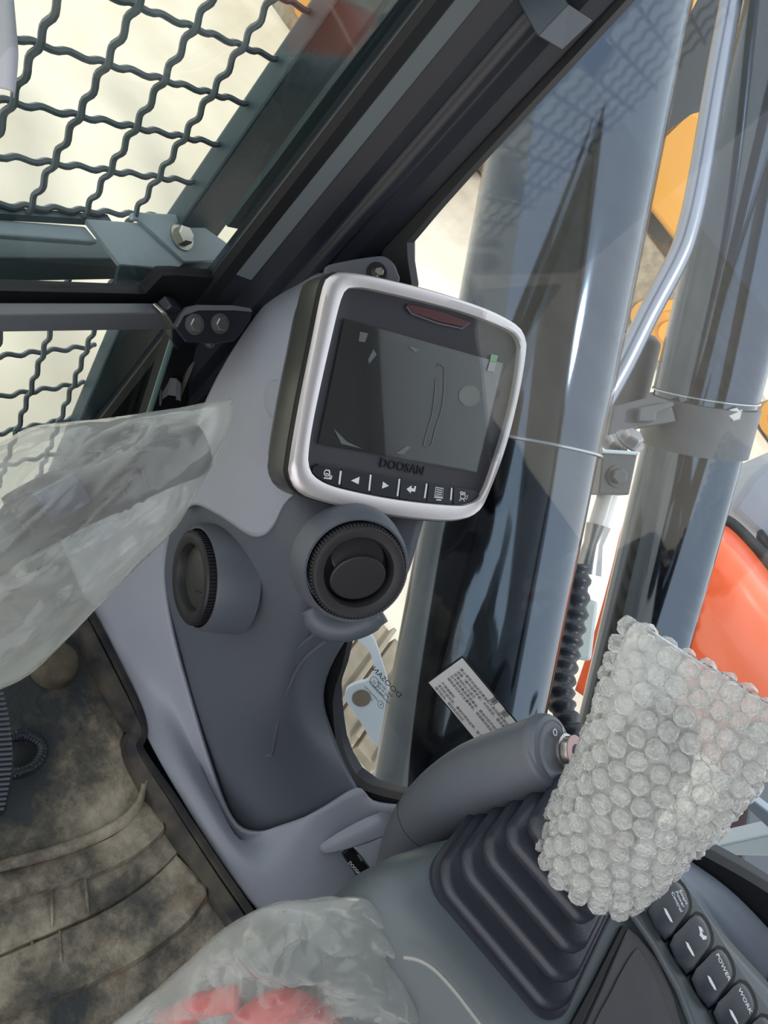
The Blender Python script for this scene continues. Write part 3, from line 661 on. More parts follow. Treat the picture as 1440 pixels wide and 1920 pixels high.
# swept lower side pad with a bright seam
seam = [(758, 1795), (785, 1800), (815, 1818), (850, 1855), (885, 1900), (930, 1960)]
def side(u, v): # left flank of the console
    P = Plane(cp.pt(-.112, 0, -.062), (cp.pt(-.112, 0, -.062) - cp.pt(-.145, 0, -.16)).cross(cp.b) * -1, cp.b)
    return P
sp = side(0, 0)
if sp.n.dot(FWD) > 0: sp.n = -sp.n
MB().tube([V(p) for p in cr([sp.at(u, v, .004) for u, v in seam], 4)], .0016, 6).build('seam', M('seam_pale', (150, 150, 148), .5), con)
rows = [[sp.at(*p, .002) for p in seam], [sp.at(u - 10, v + 40, .008) for u, v in seam], [sp.at(u - 20, v + 160, .010) for u, v in seam]]

# boot
bt = empty('joystick_boot', cp.pt(.021, .0105, 0), 'black rubber pleated joystick boot on the console', 'boot')
def rr(ca, cb, s, h, n=12, rad=.34, sb=None):
    pts = []; sb = sb or s; r = s * rad
    for (qx, qy, a0) in ((1, 1, 0), (-1, 1, 90), (-1, -1, 180), (1, -1, 270)):
        for k in range(n):
            a = math.radians(a0 + 90 * k / (n - 1)); pts.append(cp.pt(ca + qx * (s - r) + r * math.cos(a), cb + qy * (sb - r) + r * math.sin(a), h))
    return pts
ks = [(.021, .0105, .068, .004), (.021, .016, .0595, .027), (.021, .0215, .051, .049), (.021, .027, .0425, .071), (.021, .031, .034, .090)]
rings = [rr(.021, .0105, .071, -.004), rr(.021, .0105, .071, .0)]
for i, (ca, cb, s, h) in enumerate(ks):
    rings += [rr(ca, cb, s - .0005, h - .006), rr(ca, cb, s + .0015, h - .002), rr(ca, cb, s + .001, h + .004), rr(ca, cb, s - .0035, h + .0075)]
    if i < len(ks) - 1:
        nx = ks[i + 1]; rings += [rr((ca + nx[0]) / 2, (cb + nx[1]) / 2, nx[2] - .0155, h + .004), rr(nx[0], nx[1], nx[2] - .0165, h + .008)]
rings += [rr(.021, .033, .022, .102), rr(.021, .034, .018, .125)]
loft('pleats', rings, m_boot, bt, smooth=180)
loft('base_flange', [rr(.021, .0105, .0735, -.003), rr(.021, .0105, .0735, .0015), rr(.021, .0105, .070, .003)], m_boot, bt, smooth=40)

# joystick under bubble wrap
A0, A1 = PD(1098, 1612, .548), PD(1318, 1268, .47)
js = empty('wrapped_joystick', A0, 'joystick wrapped in clear bubble wrap above the pleated boot', 'joystick')
axis = (A1 - A0); LJ = axis.length; ax = axis.normalized()
wd = (RIGHT * .83 + DOWN * .55); wd = (wd - ax * wd.dot(ax)).normalized(); th_ = ax.cross(wd)
if th_.dot(FWD) > 0: th_ = -th_
def sect(t):
    # half width, half thickness, centre shift along width
    K = [(-.12, .033, .034, .002), (0, .039, .039, .003), (.2, .0415, .040, .005), (.45, .047, .038, .008), (.7, .055, .029, .008), (.88, .059, .016, .004), (1.0, .058, .006, .002), (1.04, .056, .004, .002)]
    for i in range(len(K) - 1):
        if t <= K[i + 1][0] or i == len(K) - 2:
            a, b = K[i], K[i + 1]; s = (t - a[0]) / (b[0] - a[0]); s = max(0, min(1, s)); return tuple(a[j] + (b[j] - a[j]) * s for j in (1, 2, 3))
def jpt(t, th, grow=0):
    w, k, s = sect(t); c = math.cos(th); sn = math.sin(th); e = .8
    # the flat end of the wrap is cut at a slant: corner pulled up on the left
    tt = t + (.06 * c * -1 + (.0)) * max(0, t - .4) / .6
    return A0 + ax * (tt * LJ) + wd * (s + (w + grow) * math.copysign(abs(c) ** e, c)) + th_ * ((k + grow) * math.copysign(abs(sn) ** e, sn))
NS = 56; rnd = random.Random(11)
rings = []
for i in range(34):
    t = .0 + 1.04 * i / 33
    ring_ = []
    for k in range(NS):
        p = jpt(t, 2 * math.pi * k / NS, -.001); d = noise.noise(p * 90) * .0022; ring_.append(p + (p - (A0 + ax * (t * LJ))).normalized() * d)
    rings.append(ring_)
loft('wrap_sheet', rings, f_sheet, js, smooth=180)
# grip hidden inside
MB().tube([A0 - ax * .03, A0 + ax * LJ * .3, A0 + ax * LJ * .6, A0 + ax * LJ * .8], [.018, .024, .027, .016], 20).build('grip', M('joystick_grip', (60, 58, 66), .5), js)
# bubbles
domes = []
for q in range(5):
    dm = MB().lathe((0, 0, 0), (0, 0, 1), [(1.0, -.15), (1.03, .35), (.95, .68), (.62, .88), (.0001, .84 - .08 * (q % 3))], 10)
    dm.v = [v + (V((rnd.uniform(-1, 1), rnd.uniform(-1, 1), rnd.uniform(-1, 1))) * .10 if v.z > .3 and v.xy.length > .01 else V((0, 0, 0))) for v in dm.v]
    domes.append(dm)
cand = []
rowsN = 15
for i in range(rowsN):
    t = .03 + .98 * i / (rowsN - 1)
    w, k, s = sect(t); per = math.pi * (3 * (w + k) - math.sqrt((3 * w + k) * (w + 3 * k))); m = max(8, round(per / .0142))
    # equal arc spacing round the section
    fine = [jpt(t, 2 * math.pi * q / 240) for q in range(241)]; acc = [0]
    for q in range(240): acc.append(acc[-1] + (fine[q + 1] - fine[q]).length)
    for j in range(m):
        tgt = acc[-1] * ((j + .5 * (i % 2)) / m); q = min(range(241), key=lambda z: abs(acc[z] - tgt)); th = 2 * math.pi * q / 240
        p = jpt(t, th); dt = (jpt(t + .01, th) - jpt(t - .01, th)).normalized(); dth = (jpt(t, th + .05) - jpt(t, th - .05)).normalized()
        n_ = dth.cross(dt)
        if n_.dot(p - (A0 + ax * t * LJ)) < 0: n_ = -n_
        cand.append((n_.dot(-p.normalized()), p, n_, dt))
cand.sort(key=lambda z: -z[0])
protos = {}
def bub_m(p, n_, dt):
    r = .0067 * rnd.uniform(.9, 1.08); hgt = r * rnd.uniform(.75, 1.15)
    n2 = (n_ + V((rnd.uniform(-1, 1), rnd.uniform(-1, 1), rnd.uniform(-1, 1))) * .16).normalized()
    t1 = (dt - n2 * dt.dot(n2)).normalized(); t2 = n2.cross(t1); a = rnd.uniform(0, 6.28); t1, t2 = t1 * math.cos(a) + t2 * math.sin(a), t2 * math.cos(a) - t1 * math.sin(a)
    return Matrix.Translation(p) @ Matrix((t1 * r * rnd.uniform(.92, 1.05), t2 * r, n2 * hgt)).transposed().to_4x4()
rest = MB()
for i, (s, p, n_, dt) in enumerate(cand):
    mw = bub_m(p, n_, dt)
    if i < 240:
        if i % 5 not in protos: protos[i % 5] = domes[i % 5].build('bubble', f_bub, js, smooth=24); protos[i % 5].matrix_basis = mw
        else: copyobj(protos[i % 5], js, mw=mw)
    else: rest.add([mw @ v for v in domes[i % 5].v], domes[i % 5].f)
if rest.v:
    o = rest.build('bubbles_far_side', f_bub, js, smooth=180); o['kind'] = 'stuff'

# ---- ignition column
kc = empty('ignition_column', PD(765, 1730, .75), 'slate grey elbow shaped ignition switch column beside the console', 'column')
path = [PD(765, 1730, .75), PD(770, 1622, .735), PD(806, 1534, .705), PD(880, 1468, .66), PD(960, 1434, .622), PD(1032, 1408, .598)]
cpth = cr(path, 5); nk = len(cpth) - 1
MB().tube(cpth, [.0355 - .0055 * i / nk for i in range(nk + 1)], 32).build('body', m_dark, kc, smooth=180)
kd = (V(cpth[-1]) - V(cpth[-3])).normalized(); E0 = V(cpth[-1]); kd = (kd * .8 + RIGHT * .30 + DOWN * .10 - FWD * .30).normalized()
SK = .72
pk = Plane(E0 + kd * .0070 * SK, kd, RIGHT)
def kl(c, prof, name, mat, parent, **k): return MB().lathe(c, kd, [(r * SK, h * SK) for r, h in prof], 36).build(name, mat, parent, **k)
kl(E0, [(.042, -.010), (.0415, -.002), (.039, .0035), (.034, .0055), (.0325, .0050), (.031, .0068), (.024, .0072), (.022, .006), (.0001, .006)], 'end_cap', m_dark, kc, smooth=40)
SEAM = V(cpth[10]); sd_ = (V(cpth[11]) - V(cpth[9])).normalized(); rs_ = .0355 - .0055 * 10 / nk
MB().lathe(SEAM, sd_, [(rs_ - .0003, -.0006), (rs_ + .0006, 0), (rs_ - .0003, .0006)], 32).build('seam_line', m_black, kc)
K0 = pk.at(1062, 1410)
sw_ = kl(K0, [(.021, -.002), (.0205, .002), (.018, .003), (.017, .010), (.0155, .0108), (.0001, .0108)], 'ignition_switch', M('bright_metal', (205, 200, 196), .2, metal=.9), kc, smooth=35)
kl(K0, [(.0195, .0022), (.0195, .0026), (.0180, .0026)], 'switch_shadow_ring', m_black, sw_)
kl(K0 + kd * .011 * SK, [(.0185, 0), (.0185, .0014), (.0085, .0014), (.0085, 0)], 'pink_washer', m_pink, sw_, smooth=35)
kl(K0 + kd * .011 * SK, [(.0085, 0), (.0085, .0008), (.006, .002), (.0001, .002)], 'key_barrel', m_dkst, sw_, smooth=35)
MB().box(K0 + kd * .0135 * SK, RIGHT * .003, DOWN * .0007, kd * .001).build('key_slot', m_black, sw_, smooth=0)
upk = (-DOWN - kd * (-DOWN).dot(kd)).normalized(); rk = upk.cross(kd)
if rk.dot(RIGHT) < 0: rk = -rk
text('lettering', 'O', pk.at(1041, 1374, .0006), rk, upk, .0085, m_white, kc)
text('lettering', 'I', pk.at(1057, 1371, .0006), rk, upk, .0085, m_white, kc)

# ---- tray and switch bank
tr_ = empty('storage_tray', cp.pt(.05, -.12, 0), 'brown grey storage tray lid on the console behind the boot', 'tray')
MB().prism([cp.at(u, v, .004) for u, v in [(1178, 1738), (1196, 1752), (1236, 1800), (1266, 1870), (1290, 1960), (1080, 1960), (1130, 1850)]], cp.n * -.008).build('frame', m_tray, tr_, smooth=0, bevel=.002)
MB().prism([cp.at(u, v, .006) for u, v in cr([(1190, 1782), (1205, 1788), (1225, 1820), (1248, 1880), (1262, 1960), (1110, 1960), (1145, 1862)], 3, True)], cp.n * -.008).build('lid', M('tray_lid', (64, 62, 68), .5, var=.12, vscale=30), tr_, smooth=0, bevel=.001)
MB().prism([cp.at(u, v, .0045) for u, v in [(1168, 1735), (1176, 1738), (1122, 1850), (1070, 1960), (1050, 1960), (1110, 1850)]], cp.n * -.004).build('shadow_gap', m_black, tr_, smooth=0)
# bar and switch carrier
sb = empty('switch_bank', cp.pt(.12, -.12, 0), 'row of rocker switches along the console edge', 'switch panel')
MB().prism([cp.at(u, v, .002) for u, v in [(1160, 1672), (1180, 1660), (1208, 1700), (1232, 1762), (1272, 1826), (1312, 1890), (1350, 1960), (1300, 1960), (1262, 1860), (1215, 1775), (1175, 1718)]], cp.n * .008).build('carrier_bar', m_console, sb, smooth=0, bevel=.004, bseg=3)
MB().prism([cp.at(u, v, .0) for u, v in [(1165, 1672), (1240, 1612), (1262, 1640), (1300, 1690), (1345, 1762), (1385, 1826), (1440, 1900), (1480, 1960), (1340, 1960), (1250, 1800)]], cp.n * .006).build('carrier', m_console, sb, smooth=0, bevel=.002)
rows = [[cp.at(1196, 1706, .012), cp.at(1205, 1685, .016), cp.at(1222, 1662, .017), cp.at(1240, 1645, .014)], [cp.at(1202, 1706, .014), cp.at(1212, 1688, .019), cp.at(1230, 1664, .020), cp.at(1250, 1650, .016)], [cp.at(1210, 1707, .006), cp.at(1222, 1690, .010), cp.at(1240, 1668, .010), cp.at(1256, 1655, .008)]]
grid('carrier_lip', rows, m_console, sb, 4, 4, solid=.003)
SW = [(1212, 1708), (1238, 1672), (1262, 1650), (1280, 1662), (1292, 1690), (1290, 1712), (1272, 1738), (1246, 1764)]
ctr = (1252, 1707); dxy = (41, 63.5)
names = ['power_control', 'speed', 'power', 'work']
for i in range(5):
    o_ = (dxy[0] * i, dxy[1] * i)
    pts = [(u + o_[0], v + o_[1]) for u, v in cr(SW, 2, True)]
    cxy = (ctr[0] + o_[0], ctr[1] + o_[1])
    scl = lambda k: [(cxy[0] + (u - cxy[0]) * k, cxy[1] + (v - cxy[1]) * k) for u, v in pts]
    MB().prism([cp.at(u, v, .0055) for u, v in scl(1.07)], cp.n * .0015).build('switch_well', m_black, sb, smooth=0)
    s_ = loft('rocker', [[cp.at(u, v, .006) for u, v in scl(.98)], [cp.at(u, v, .013) for u, v in scl(.98)], [cp.at(u, v, .0155) for u, v in scl(.93)], [cp.at(u, v, .0165) for u, v in scl(.80)]], m_switch, sb, smooth=50)
    q = lambda u, v, h=.0166: cp.at(u + o_[0], v + o_[1], h)
    slit = [(1244, 1702), (1249, 1705), (1258, 1722), (1261, 1730), (1257, 1728), (1248, 1713)]
    MB().prism([q(u, v) for u, v in slit], cp.n * .0004).build('indicator', m_white, s_, smooth=0)
    rgt = q(1282, 1705) - q(1268, 1676); upv = q(1280, 1684) - q(1268, 1692)
    if i == 0:
        for k, (wrd, (u, v)) in enumerate((('Smart', (1281, 1682)), ('Power', (1275, 1686)), ('Control', (1269, 1691)))):
            text('lettering', wrd, q(u, v), rgt, upv, .0052, m_white, s_, bold=.01)
    elif i == 2: text('lettering', 'POWER', q(1274, 1686), rgt, upv, .0060, m_white, s_, bold=.01)
    elif i == 3: text('lettering', 'WORK', q(1274, 1686), rgt, upv, .0060, m_white, s_, bold=.01)
    elif i == 1:
        rab = [(1268, 1673), (1274, 1676), (1278, 1684), (1274, 1682), (1277, 1690), (1284, 1692), (1283, 1698), (1277, 1699), (1274, 1694), (1270, 1690), (1271, 1684)]
        MB().prism([q(u, v) for u, v in rab], cp.n * .0004).build('icon', m_white, s_, smooth=0)

# ---- moulded sill between console and window
sl = empty('window_sill_panel', PX(1330, 1690, .72), 'blue grey curved sill panel between switches and window rubber', 'panel')
r0 = [(1150, 1548), (1245, 1594), (1300, 1626), (1360, 1668), (1410, 1715), (1460, 1770)]
r1 = [(1140, 1556), (1240, 1602), (1296, 1637), (1352, 1682), (1402, 1732), (1450, 1790)]
r2 = [(1130, 1566), (1238, 1612), (1288, 1652), (1338, 1705), (1390, 1765), (1435, 1830)]
r3 = [(1120, 1586), (1240, 1630), (1280, 1670), (1322, 1730), (1378, 1810), (1425, 1890)]
r4 = [(1110, 1610), (1236, 1650), (1270, 1700), (1310, 1770), (1365, 1860), (1420, 1960)]
rows = [[PX(u, v, .744) for u, v in r0], [PX(u, v, .732) for u, v in r1], [PX(u, v, .715) for u, v in r2], [PX(u, v, .69) for u, v in r3], [cp.at(u, v, -.004) for u, v in r4]]
grid('panel', rows, M('sill_blue_grey', (138, 146, 162), .42, bump=.06, bscale=900), sl, 5, 5, solid=.005)

# ---- sticker and etched mark on the window
gl = Plane((XW + .0035, 0, 0), V((-1, 0, 0)), RIGHT)
st = empty('warning_sticker', gl.at(890, 1340), 'white Chinese notice sticker with black border on the side window', 'sticker')
Q = [(867, 1229), (980, 1365), (890, 1392), (808, 1288)]
# true rectangle on the glass: two edges from the visible corner
c0, c1, c3 = gl.at(867, 1229), gl.at(977, 1361), gl.at(808, 1288)
e1 = c1 - c0; e2 = c3 - c0; e2 = e2 - e1.normalized() * e2.dot(e1.normalized())
e1 = e1.normalized() * (e1.length * 1.35)
MB().prism([c0, c0 + e1, c0 + e1 + e2, c0 + e2], gl.n * .0004).build('border', m_ink, st, smooth=0)
i1, i2_ = e1.normalized() * .0022, e2.normalized() * .0022
MB().prism([c0 + i1 + i2_, c0 + e1 - i1 + i2_, c0 + e1 + e2 - i1 - i2_, c0 + e2 + i1 - i2_], gl.n * .0007).build('paper', m_paper, st, smooth=0)
lines = ['重   要', '·  禁止使用非指定润滑油和不良的燃油液压', '   油类（操作保养手册）中的规定，使用高品质的', '   润滑油和认证滤芯', '·  如不使用高品质润滑油，燃油中的不纯物将', '   缩短发动机的主要寿命，保修期间将拒绝赔偿', '', '·  产保修期间', '   发动机启动后，请做好预热运转，给予暖机', '   操作起动，缩短启动时间']
for k, ln in enumerate(lines):
    if not ln: continue
    f_ = .10 + .088 * k
    if k == 0: text('lettering', ln, c0 + e1 * .52 + e2 * .10 + gl.n * .0009, e1, -e2, .011, m_ink, st, thick=.0001)
    else: text('lettering', ln, c0 + e1 * .05 + e2 * (f_ + .02) + gl.n * .0009, e1, -e2, .0050, M('print_grey', (70, 70, 76), .6), st, align='LEFT', thick=.0001)
em = empty('glass_marking', gl.at(725, 1295), 'small black printed maker marking on the side window glass', 'marking')
rd = gl.at(705, 1258) - gl.at(750, 1305); ud = gl.at(735, 1275) - gl.at(722, 1288)
tt = lambda s_, u, v, z: text('lettering', s_, gl.at(u, v), rd, ud, z, m_ink, em, mirror=True, thick=.0001)
tt('DOOSAN', 725, 1279, .0125); tt('43R - 001583', 722, 1292, .0052); tt('AS2 M 602', 718, 1296, .0052); tt('M40 E000204', 706, 1292, .0052); tt('TRANSPARENCY', 714, 1303, .0046); tt('LAMINATED', 696, 1300, .0050); tt('33', 697, 1312, .005)
for (u, v, r) in [(702, 1279, .0065), (714, 1321, .0045)]:
    pts_ = [gl.at(u, v) + gl.a * (r * math.cos(k * math.pi / 10)) + gl.b * (r * 1.25 * math.sin(k * math.pi / 10)) for k in range(21)]
    MB().tube(pts_, .00035, 4, cap=False).build('emblem', m_ink, em)
tt('(((', 702, 1279, .0065); tt('E', 714, 1321, .006)
# ================================================================== WRAPPED LEVERS
def lens_bag(name, outline, d0, front, back, mat, parent, seed, amp, center=None, dfun=None, nr=48, na=150, scale=14., ang=0., stretch=1.):
    px = cr(outline, 6, True); c = center or (sum(p[0] for p in px) / len(px), sum(p[1] for p in px) / len(px))
    pol = polar([(p[0], p[1]) for p in px], na, c); df = dfun or (lambda u, v: d0); sd = V((seed * 7.3, seed * 3.1, seed))
    vs, fs = [], []
    def point(k, r, sgn):
        u = c[0] + (pol[k][0] - c[0]) * r; v = c[1] + (pol[k][1] - c[1]) * r
        b = (1 - r ** 2.2) ** .6 if r < 1 else 0
        d = df(u, v) - (front if sgn > 0 else -back) * b
        p = PD(u, v, d); ca, sa = math.cos(ang), math.sin(ang)
        s1 = (u * ca + v * sa) * .001 * scale * stretch; t1 = (v * ca - u * sa) * .001 * scale; q = V((s1, t1, sgn * 3.0)) + sd
        q = q + V((noise.noise(q * .6), noise.noise(q * .6 + V((5, 0, 0))), 0)) * .6
        # sharp folds of thin film
        w = abs(noise.noise(q)) + .45 * abs(noise.noise(q * 2.1)) + .13 * abs(noise.noise(q * 4.3))
        return p - FWD * (sgn * (w - .35) * amp * min(1, (1 - r) * 5 + .15))
    for sgn in (1, -1):
        base = len(vs); vs.append(point(0, 0.0, sgn))
        for i in range(1, nr + 1):
            for k in range(na): vs.append(point(k, (i / nr) ** .85, sgn))
        for k in range(na): fs.append((base, base + 1 + k, base + 1 + (k + 1) % na))
        for i in range(nr - 1):
            for k in range(na): fs.append((base + 1 + i * na + k, base + 1 + i * na + (k + 1) % na, base + 1 + (i + 1) * na + (k + 1) % na, base + 1 + (i + 1) * na + k))
    return mk(name, vs, fs, mat, parent, smooth=32)
# travel lever in its milky bag
lv = empty('bagged_travel_lever', PZ(40, 1240, ZF), 'dark lever grip inside a milky plastic bag at the left edge', 'lever')
G = cr([PD(378, 836, .66), PD(300, 862, .64), PD(200, 905, .61), PD(110, 945, .585), PD(40, 985, .57)], 5)
MB().tube(G, [.0205, .0245] + [.026] * (len(G) - 3) + [.025], 28).build('grip', m_grip, lv, smooth=180)
for (u, v, d) in [(243, 886, .622), (216, 899, .615), (200, 905, .61)]:
    a, b = PD(u, v, d), PD(u - 20, v + 8, d - .006); MB().lathe(a, b - a, [(.0255, -.0015), (.0278, 0), (.0255, .0015)], 28).build('grip_ring', m_grip, lv)
MB().tube([PD(150, 915, .565), PD(80, 955, .55)], [.013, .013], 14).build('grip_button', M('lever_button_blue', (70, 72, 92), .4), lv)
MB().tube([PD(55, 975, .575), PD(-60, 1110, .66), PZ(-120, 1250, ZF + .01)], [.022, .014, .012], 16).build('shaft', m_dkst, lv)
bagL = [(436, 752), (428, 746), (360, 760), (300, 770), (200, 784), (140, 790), (60, 800), (0, 830), (-120, 880), (-200, 1050), (-160, 1260), (-60, 1310), (0, 1293), (60, 1262), (120, 1205), (180, 1142), (260, 1060), (330, 990), (378, 908), (418, 836), (434, 785)]
lens_bag('bag', bagL, .6, .056, .05, f_bag, lv, 3, .024, (130, 990), lambda u, v: .60 + (u - 130) * .00022, scale=11, ang=math.radians(-35), stretch=.4)
# red lever in its clear bag at the bottom
rl = empty('bagged_red_lever', PZ(560, 1990, ZF), 'red handled lever inside a crumpled clear plastic bag at the bottom edge', 'lever')
MB().tube([V(p) for p in cr([PD(440, 1985, .585), PD(500, 1922, .578), PD(570, 1924, .578), PD(640, 2000, .585)], 5)], [.022] * 16, 16).build('red_handle', m_red, rl, smooth=180)
MB().tube([PD(640, 1990, .56), PZ(640, 2000, ZF + .01)], .012, 12).build('shaft', m_dkst, rl)
MB().tube([V(p) for p in cr([PD(300, 1925, .60), PD(380, 1885, .595), PD(450, 1872, .59)], 4)], .010, 12).build('red_arm', m_red, rl, smooth=180)
bagR = [(205, 1925), (300, 1850), (380, 1775), (440, 1728), (520, 1692), (600, 1685), (665, 1682), (700, 1690), (735, 1720), (758, 1760), (766, 1800), (785, 1840), (805, 1890), (820, 1960), (780, 2080), (500, 2140), (250, 2060), (180, 1970)]
lens_bag('bag', bagR, .56, .05, .02, f_bag2, rl, 8, .040, (540, 1880), lambda u, v: .58, scale=9, nr=56, na=180, ang=math.radians(25), stretch=.7)

# ================================================================== FLOOR
mt = empty('floor_mat', (.45, -.05, ZF), 'muddy black rubber floor mat with curved raised treads', 'floor mat')
# height over the floor: flat front half, curved steps in the rear half
curves = [[(-120, 1660), (0, 1632), (60, 1618), (120, 1600), (180, 1578), (230, 1550), (258, 1515), (268, 1478)],
          [(-120, 1722), (0, 1690), (70, 1672), (140, 1650), (200, 1628), (250, 1602), (285, 1575), (303, 1555)],
          [(-120, 1852), (0, 1798), (70, 1768), (140, 1738), (205, 1705), (262, 1668), (305, 1632), (333, 1602)],
          [(-120, 1960), (0, 1906), (75, 1880), (150, 1850), (225, 1815), (295, 1772), (348, 1728), (383, 1682)],
          [(-100, 2060), (40, 2000), (120, 1958), (190, 1918), (260, 1876), (330, 1830), (385, 1780), (425, 1735)],
          [(-60, 2180), (80, 2110), (160, 2060), (240, 2010), (310, 1960), (380, 1900), (430, 1840), (470, 1790)]]
base0 = [(-120, 1560), (0, 1530), (60, 1505), (120, 1480), (180, 1455), (225, 1430), (252, 1410), (262, 1390)]
def row3(r, h): return [PZ(u, v, ZF + .002 + h * 1.7) for u, v in cr(r, 4)]
def off(r, k): return [(u, v + k) for u, v in r]
steps = [row3(off(curves[0], -22), .014), row3(off(curves[0], -8), .011), row3(off(curves[0], -2), .002), row3(off(curves[0], 4), .001),
         row3(off(curves[0], 12), .006), row3(off(curves[1], -14), .008), row3(off(curves[1], -3), .010), row3(off(curves[1], 4), .004),
         row3(off(curves[2], -14), .005), row3(off(curves[2], -3), .001), row3(off(curves[2], 3), .001), row3(off(curves[2], 8), .008),
         row3(off(curves[3], -20), .010), row3(off(curves[3], -4), .013), row3(off(curves[3], 4), .006), row3(off(curves[4], -8), .006), row3(off(curves[4], 0), -.003), row3(off(curves[4], 8), .007), row3(curves[5], .008)]
n = len(steps[0]); vs = [v for r in steps for v in r]
for i, v in enumerate(vs): vs[i] = v + V((0, 0, noise.noise(v * 40) * .0016 + noise.noise(v * 120) * .0008))
fs = [(j * n + i, j * n + i + 1, (j + 1) * n + i + 1, (j + 1) * n + i) for j in range(len(steps) - 1) for i in range(n - 1)]
mk('treads', vs, fs, m_mud, mt, smooth=50, solid=.006)
# moulded seams across the treads
for (p0, p1, h) in [((97, 1660), (98, 1738), .018), ((158, 1632), (166, 1708), .018), ((60, 1765), (72, 1880), .020), ((170, 1838), (186, 1905), .016), ((112, 1745), (118, 1850), .022)]:
    MB().tube([PZ(*p0, ZF + h), PZ((p0[0] + p1[0]) / 2, (p0[1] + p1[1]) / 2, ZF + h), PZ(*p1, ZF + h)], [.0012, .002, .0012], 6).build('tread_seam', m_mud, mt, smooth=180)
# front pad
fp = [(-160, 1100), (60, 1100), (130, 1150), (165, 1215), (205, 1290), (232, 1350), (236, 1372), (228, 1395), (236, 1420), (262, 1462), (268, 1478), (258, 1508), (230, 1545), (180, 1570), (120, 1592), (60, 1610), (0, 1624), (-120, 1652), (-200, 1400)]
pad = [PZ(u, v, ZF + .013) for u, v in fp]
MB().prism(pad, (0, 0, -.012)).build('front_pad', m_mud, mt, smooth=0, bevel=.004, bseg=3)
# raised rubber kerb along the right edge
ke = [(140, 1140, 20), (172, 1205, 24), (205, 1270, 24), (238, 1335, 22), (255, 1372, 14), (246, 1402, 14), (262, 1440, 18), (300, 1500, 22), (345, 1572, 24), (395, 1650, 26), (445, 1725, 28), (500, 1810, 28)]
Lk, Rk = [], []
ck = cr(ke, 4)
for i, (u, v, w_) in enumerate(ck):
    a, b = ck[max(i - 1, 0)], ck[min(i + 1, len(ck) - 1)]; tx, ty = b[0] - a[0], b[1] - a[1]; l = math.hypot(tx, ty); nx, ny = ty / l, -tx / l
    Lk.append((u - nx * w_, v - ny * w_)); Rk.append((u + nx * w_, v + ny * w_))
mk_r = []
for (f, h) in ((0, .008), (.15, .016), (.35, .024), (.62, .026), (.70, .010), (.80, .008), (.88, .022), (1.0, .018)):
    mk_r.append([PZ(a[0] + (b[0] - a[0]) * f, a[1] + (b[1] - a[1]) * f, ZF + h) for a, b in zip(Lk, Rk)])
n = len(mk_r[0]); vs = [v for r in mk_r for v in r]; fs = [(j * n + i, j * n + i + 1, (j + 1) * n + i + 1, (j + 1) * n + i) for j in range(len(mk_r) - 1) for i in range(n - 1)]
mk('edge_kerb', vs, fs, M('scuffed_rubber', (40, 40, 45), .5, rgb2=(88, 80, 70), vscale=28, bump=.3, bscale=80), mt, smooth=50, solid=.006)
# little things on the mat
kn = MB().lathe(PZ(98, 1250, ZF + .014), (0, 0, 1), [(.030, 0), (.028, .010), (.026, .020), (.021, .024), (.0001, .025)], 24).build('floor_plug', M('plug_tan', (86, 79, 65), .8, var=.35, vscale=40), mt, smooth=40)
lp = empty('cable_loop', PZ(45, 1420, ZF + .013), 'black ribbed hose loop lying on the mat', 'hose')
pts = [PZ(u, v, ZF + .024) for u, v in cr([(20, 1382), (50, 1378), (74, 1392), (78, 1415), (62, 1438), (30, 1450), (10, 1446)], 8)]
MB().tube(pts, [.0066 + .0007 * (i % 2) for i in range(len(pts))], 12).build('hose', m_hose, lp)
pd = empty('foot_pedal', PZ(-20, 1480, ZF), 'ribbed black foot pedal pad at the left edge', 'pedal')
pp = Plane(PZ(5, 1420, ZF + .09), V((-.1, -.45, .9)), V((1, 0, 0)))
out_ = cr([(-90, 1290), (-20, 1292), (4, 1310), (18, 1360), (26, 1420), (24, 1470), (14, 1505), (0, 1525), (-60, 1545)], 4, True)
MB().prism([pp.at(u, v) for u, v in out_], pp.n * -.01).build('pad', m_hose, pd, smooth=0, bevel=.002)
for k in range(24):
    v = 1300 + k * 9.4; e_ = 2 + 20 * math.sin(math.pi * min(1, max(0, (v - 1285) / 250)))
    MB().tube([pp.at(-60, v + 6, .001), pp.at(e_, v, .001)], .0016, 6).build('rib', M('pedal_rib', (96, 100, 108), .5), pd) if k == 0 else MB().tube([pp.at(-60, v + 6, .001), pp.at(e_, v, .001)], .0016, 6).build('rib', MATS['pedal_rib'], pd)
MB().tube([pp.at(-20, 1460, -.012), PZ(-10, 1520, ZF + .005)], .012, 12).build('stem', m_dkst, pd)

# ================================================================== OUTSIDE
def rod(name, c, RD, r, label, t0, t1, tsleeve, grp):
    c = V(c); RD = V(RD).normalized(); e = empty(name, c + RD * t0, label, 'cylinder', grp)
    MB().tube([c + RD * t for t in (t0, t1)], r, 72).build('rod', m_chrome, e, smooth=40)
    MB().lathe(c, RD, [(r + .004, t1 - .05), (r + .004, tsleeve), (r + .002, tsleeve), (r + .002, t1 - .05)], 72).build('clear_sleeve', f_sleeve, e, smooth=40)
    MB().lathe(c, RD, [(r + .0045, tsleeve), (r + .007, tsleeve + .001), (r + .007, tsleeve + .004), (r + .0045, tsleeve + .005)], 72).build('sleeve_rim', M('rim_bright', (170, 176, 184), .25, metal=.6), e)
    return e
rod1 = rod('boom_cylinder', (1.162, .004, -.533), (.297, .697, .653), .138, 'wide polished boom cylinder nearest the side window', -.85, 2.2, .06, 'boom cylinders')
c2 = V((2.24, -.292, -.58)); RD = V((.082, .687, .722)).normalized()
rod2 = rod('boom_cylinder', c2, RD, .139, 'second polished boom cylinder farther from the cab with a clamp', -1.12, 2.6, .25, 'boom cylinders')
